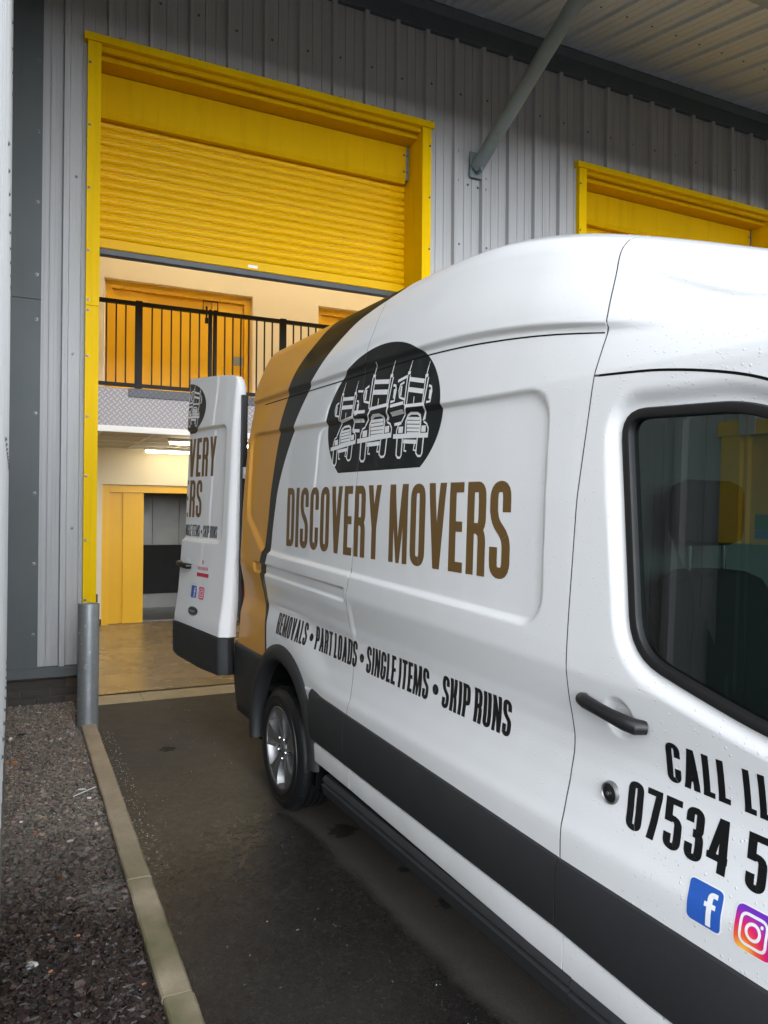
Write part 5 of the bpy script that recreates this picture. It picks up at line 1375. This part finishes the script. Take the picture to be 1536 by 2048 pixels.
# gravel bed and stones
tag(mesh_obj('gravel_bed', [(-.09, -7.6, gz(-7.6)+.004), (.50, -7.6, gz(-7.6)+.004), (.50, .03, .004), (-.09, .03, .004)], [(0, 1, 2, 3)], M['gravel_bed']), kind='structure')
def stones(name, N, xr, yr, size, mat, zoff, flat=.42, tones=None, sizefn=None):
    x = rng.uniform(*xr, N); y = rng.uniform(*yr, N); V = np.zeros((N, 8, 3)); corners = np.array([(a, b, c) for a in (-1, 1) for b in (-1, 1) for c in (-1, 1)], float)
    sz = size*(.45+1.1*rng.random(N)**1.6)
    if sizefn is not None: sz *= sizefn(y)
    dims = np.stack([sz, sz*(.55+.45*rng.random(N)), sz*flat*(.5+.7*rng.random(N))], -1)
    loc = corners[None]*(1+rng.normal(0, .26, (N, 8, 3)))*.5*dims[:, None, :]
    loc[:, corners[:, 2] > 0, :2] *= .72
    a = rng.uniform(0, 2*np.pi, N); tx = rng.normal(0, .32, N); ty = rng.normal(0, .32, N)
    R = np.zeros((N, 3, 3)); ca, sa = np.cos(a), np.sin(a); cx_, sx_ = np.cos(tx), np.sin(tx); cy_, sy_ = np.cos(ty), np.sin(ty)
    for q in range(N):
        Rz = np.array([[ca[q], -sa[q], 0], [sa[q], ca[q], 0], [0, 0, 1]]); Rx = np.array([[1, 0, 0], [0, cx_[q], -sx_[q]], [0, sx_[q], cx_[q]]]); Ry = np.array([[cy_[q], 0, sy_[q]], [0, 1, 0], [-sy_[q], 0, cy_[q]]]); R[q] = Rz@Rx@Ry
    W = np.einsum('nij,nkj->nki', R, loc)
    W[..., 0] += x[:, None]; W[..., 1] += y[:, None]; W[..., 2] += (SL*np.minimum(y, 0)+zoff+rng.uniform(0, .012, N))[:, None]
    f0 = np.array([(0, 1, 3, 2), (4, 6, 7, 5), (0, 4, 5, 1), (2, 3, 7, 6), (0, 2, 6, 4), (1, 5, 7, 3)]); F = (f0[None]+(np.arange(N)*8)[:, None, None]).reshape(-1, 4)
    me = bpy.data.meshes.new(name); me.from_pydata(W.reshape(-1, 3).tolist(), [], F.tolist()); me.materials.append(mat)
    at = me.color_attributes.new('tone', 'FLOAT_COLOR', 'POINT')
    g = rng.lognormal(0, .30, N); tint = np.stack([g*(1+.10*rng.normal(size=N)), g, g*(1+.08*rng.normal(size=N)), np.ones(N)], -1)
    k = rng.random(N) < .0015; tint[k, :3] = np.array([[3.5, 1.3, .8]]); k = rng.random(N) < .002; tint[k, :3] = 2.6
    at.data.foreach_set('color', np.repeat(tint, 8, 0).reshape(-1)); me.update()
    o = bpy.data.objects.new(name, me); COL.objects.link(o); return o
tag(stones('gravel', 16000, (-.06, .475), (-4.9, -.01), .0105, M['gravel'], .008), 'small chips of slate between the larger ones in the gravel strip', 'gravel', kind='stuff')
tag(stones('gravel', 13000, (-.06, .475), (-5.4, -.01), .021, M['gravel'], .006, sizefn=lambda y: np.interp(y, [-5, -3.6, -2.6, 0], [1.35, 1.25, .95, .85])), 'dark slate chippings filling the strip between kerb and pale wall', 'gravel', kind='stuff')
M['grit'] = plain('pale_grit', lin(.42, .38, .32), .7, 0, .3, .3, 90)
g = stones('grit', 300, (.592, .70), (-3.5, -1.0), .0048, M['grit'], .001); tag(g, 'pale grit scattered on the asphalt along the kerb', 'grit', kind='stuff')
g2 = stones('grit', 240, (.60, 1.5), (-6.2, -.3), .0036, M['grit'], .001); tag(g2, 'sparse pale crumbs on the wet asphalt', 'grit', kind='stuff')
# litter on the gravel
def lump(name, x, y, sx, sy_, sz, mat, label, cat, seed, jag=.3, rot=0.0, group=None):
    r = random.Random(seed); bm = bmesh.new(); bmesh.ops.create_icosphere(bm, subdivisions=2, radius=1)
    for v in bm.verts: v.co *= 1+r.uniform(-jag, jag)
    for v in bm.verts: v.co = Vector((v.co.x*sx, v.co.y*sy_, v.co.z*sz))
    me = bpy.data.meshes.new(name); bm.to_mesh(me); bm.free(); me.materials.append(mat); o = bpy.data.objects.new(name, me); COL.objects.link(o)
    o.location = (x, y, gz(y)+.018+sz*.6); o.rotation_euler = (0, 0, rot); return tag(o, label, cat, group)
M['foil'] = plain('crumpled_foil', lin(.75, .75, .76), .25, .9); M['brickbit'] = plain('broken_brick', lin(.42, .17, .08), .85, bump=.3); M['paper'] = plain('white_scrap', lin(.72, .70, .66), .7); M['blackbit'] = plain('black_plastic_scrap', lin(.01, .012, .014), .4)
lump('foil_scrap', .073, -4.05, .022, .016, .012, M['foil'], 'crumpled silver foil scrap lying on the dark gravel', 'foil', 1)
lump('brick_fragment', .018, -1.58, .020, .014, .012, M['brickbit'], 'orange brick fragment on gravel, right one of the pair by the pale wall', 'brick piece', 2, .12, .1, 'brick pieces on the gravel')
lump('brick_fragment', -.028, -1.56, .013, .013, .012, M['brickbit'], 'orange brick fragment on gravel, left one of the pair by the pale wall', 'brick piece', 3, .15, .7, 'brick pieces on the gravel')
lump('paper_scrap', .384, -2.24, .024, .012, .006, M['paper'], 'pale flat scrap on the gravel near the kerb', 'scrap', 4, .2, -.3)
lump('paper_scrap', .411, -2.40, .012, .010, .007, M['paper'], 'small white crumpled scrap beside the kerb', 'scrap', 5, .35)
lump('paper_scrap', -.008, -1.0, .012, .014, .010, M['paper'], 'white scrap on the gravel close to the pale wall', 'scrap', 6, .3)
lump('paper_scrap', .05, -2.61, .010, .008, .006, M['paper'], 'tiny white crumb in the middle of the gravel', 'scrap', 7, .3)
lump('paper_scrap', .274, -2.97, .017, .010, .007, lambda: 0 if False else M['grit'], 'cream coloured chip on the gravel', 'scrap', 8, .25) if False else lump('stone_chip', .274, -2.97, .017, .010, .007, M['grit'], 'cream coloured stone chip on the gravel', 'stone', 8, .25)
lump('plastic_scrap', .066, -.91, .030, .018, .008, M['blackbit'], 'black plastic scrap on the gravel below the bricks', 'scrap', 9, .3)
for q, (x, y) in enumerate(((.143, -3.85), (.14, -4.11), (.44, -4.33), (.248, -3.90))):
    lump('brick_fragment', x, y, .008, .006, .005, M['brickbit'], ['tiny red brick chip on the dark gravel, farthest of the red chips', 'tiny red brick chip on the gravel just right of the foil', 'tiny red brick chip on the gravel against the kerb', 'tiny red brick chip on the dark gravel between foil and kerb'][q], 'brick piece', 20+q, .25, 0, 'brick pieces on the gravel')
tag(MB().tube([(.33, -2.36, gz(-2.36)+.03), (.46, -2.26, gz(-2.26)+.033)], .003, 6).build('stick', M['paper']), 'thin pale stick lying on gravel beside the kerb', 'stick')
# fire exit sign wording
bpy.context.view_layer.update()
def sign_text(txt, y0, z0, h):
    cu = bpy.data.curves.new('sign_wording', 'FONT'); cu.body = txt; cu.size = h; o = bpy.data.objects.new('sign_wording', cu); COL.objects.link(o)
    bpy.context.view_layer.update(); me = bpy.data.meshes.new_from_object(o); bpy.data.objects.remove(o); o = bpy.data.objects.new('sign_wording', me); COL.objects.link(o); me.materials.append(M['white_ink'])
    o.matrix_world = Matrix(((0, 0, 1, -.0712), (1, 0, 0, y0), (0, 1, 0, z0), (0, 0, 0, 1))); return o
o = sign_text('Fire exit', -5.22, 1.682, .062); mw = o.matrix_world.copy(); o.parent = sg; bpy.context.view_layer.update(); o.matrix_parent_inverse = sg.matrix_world.inverted(); o.matrix_world = mw
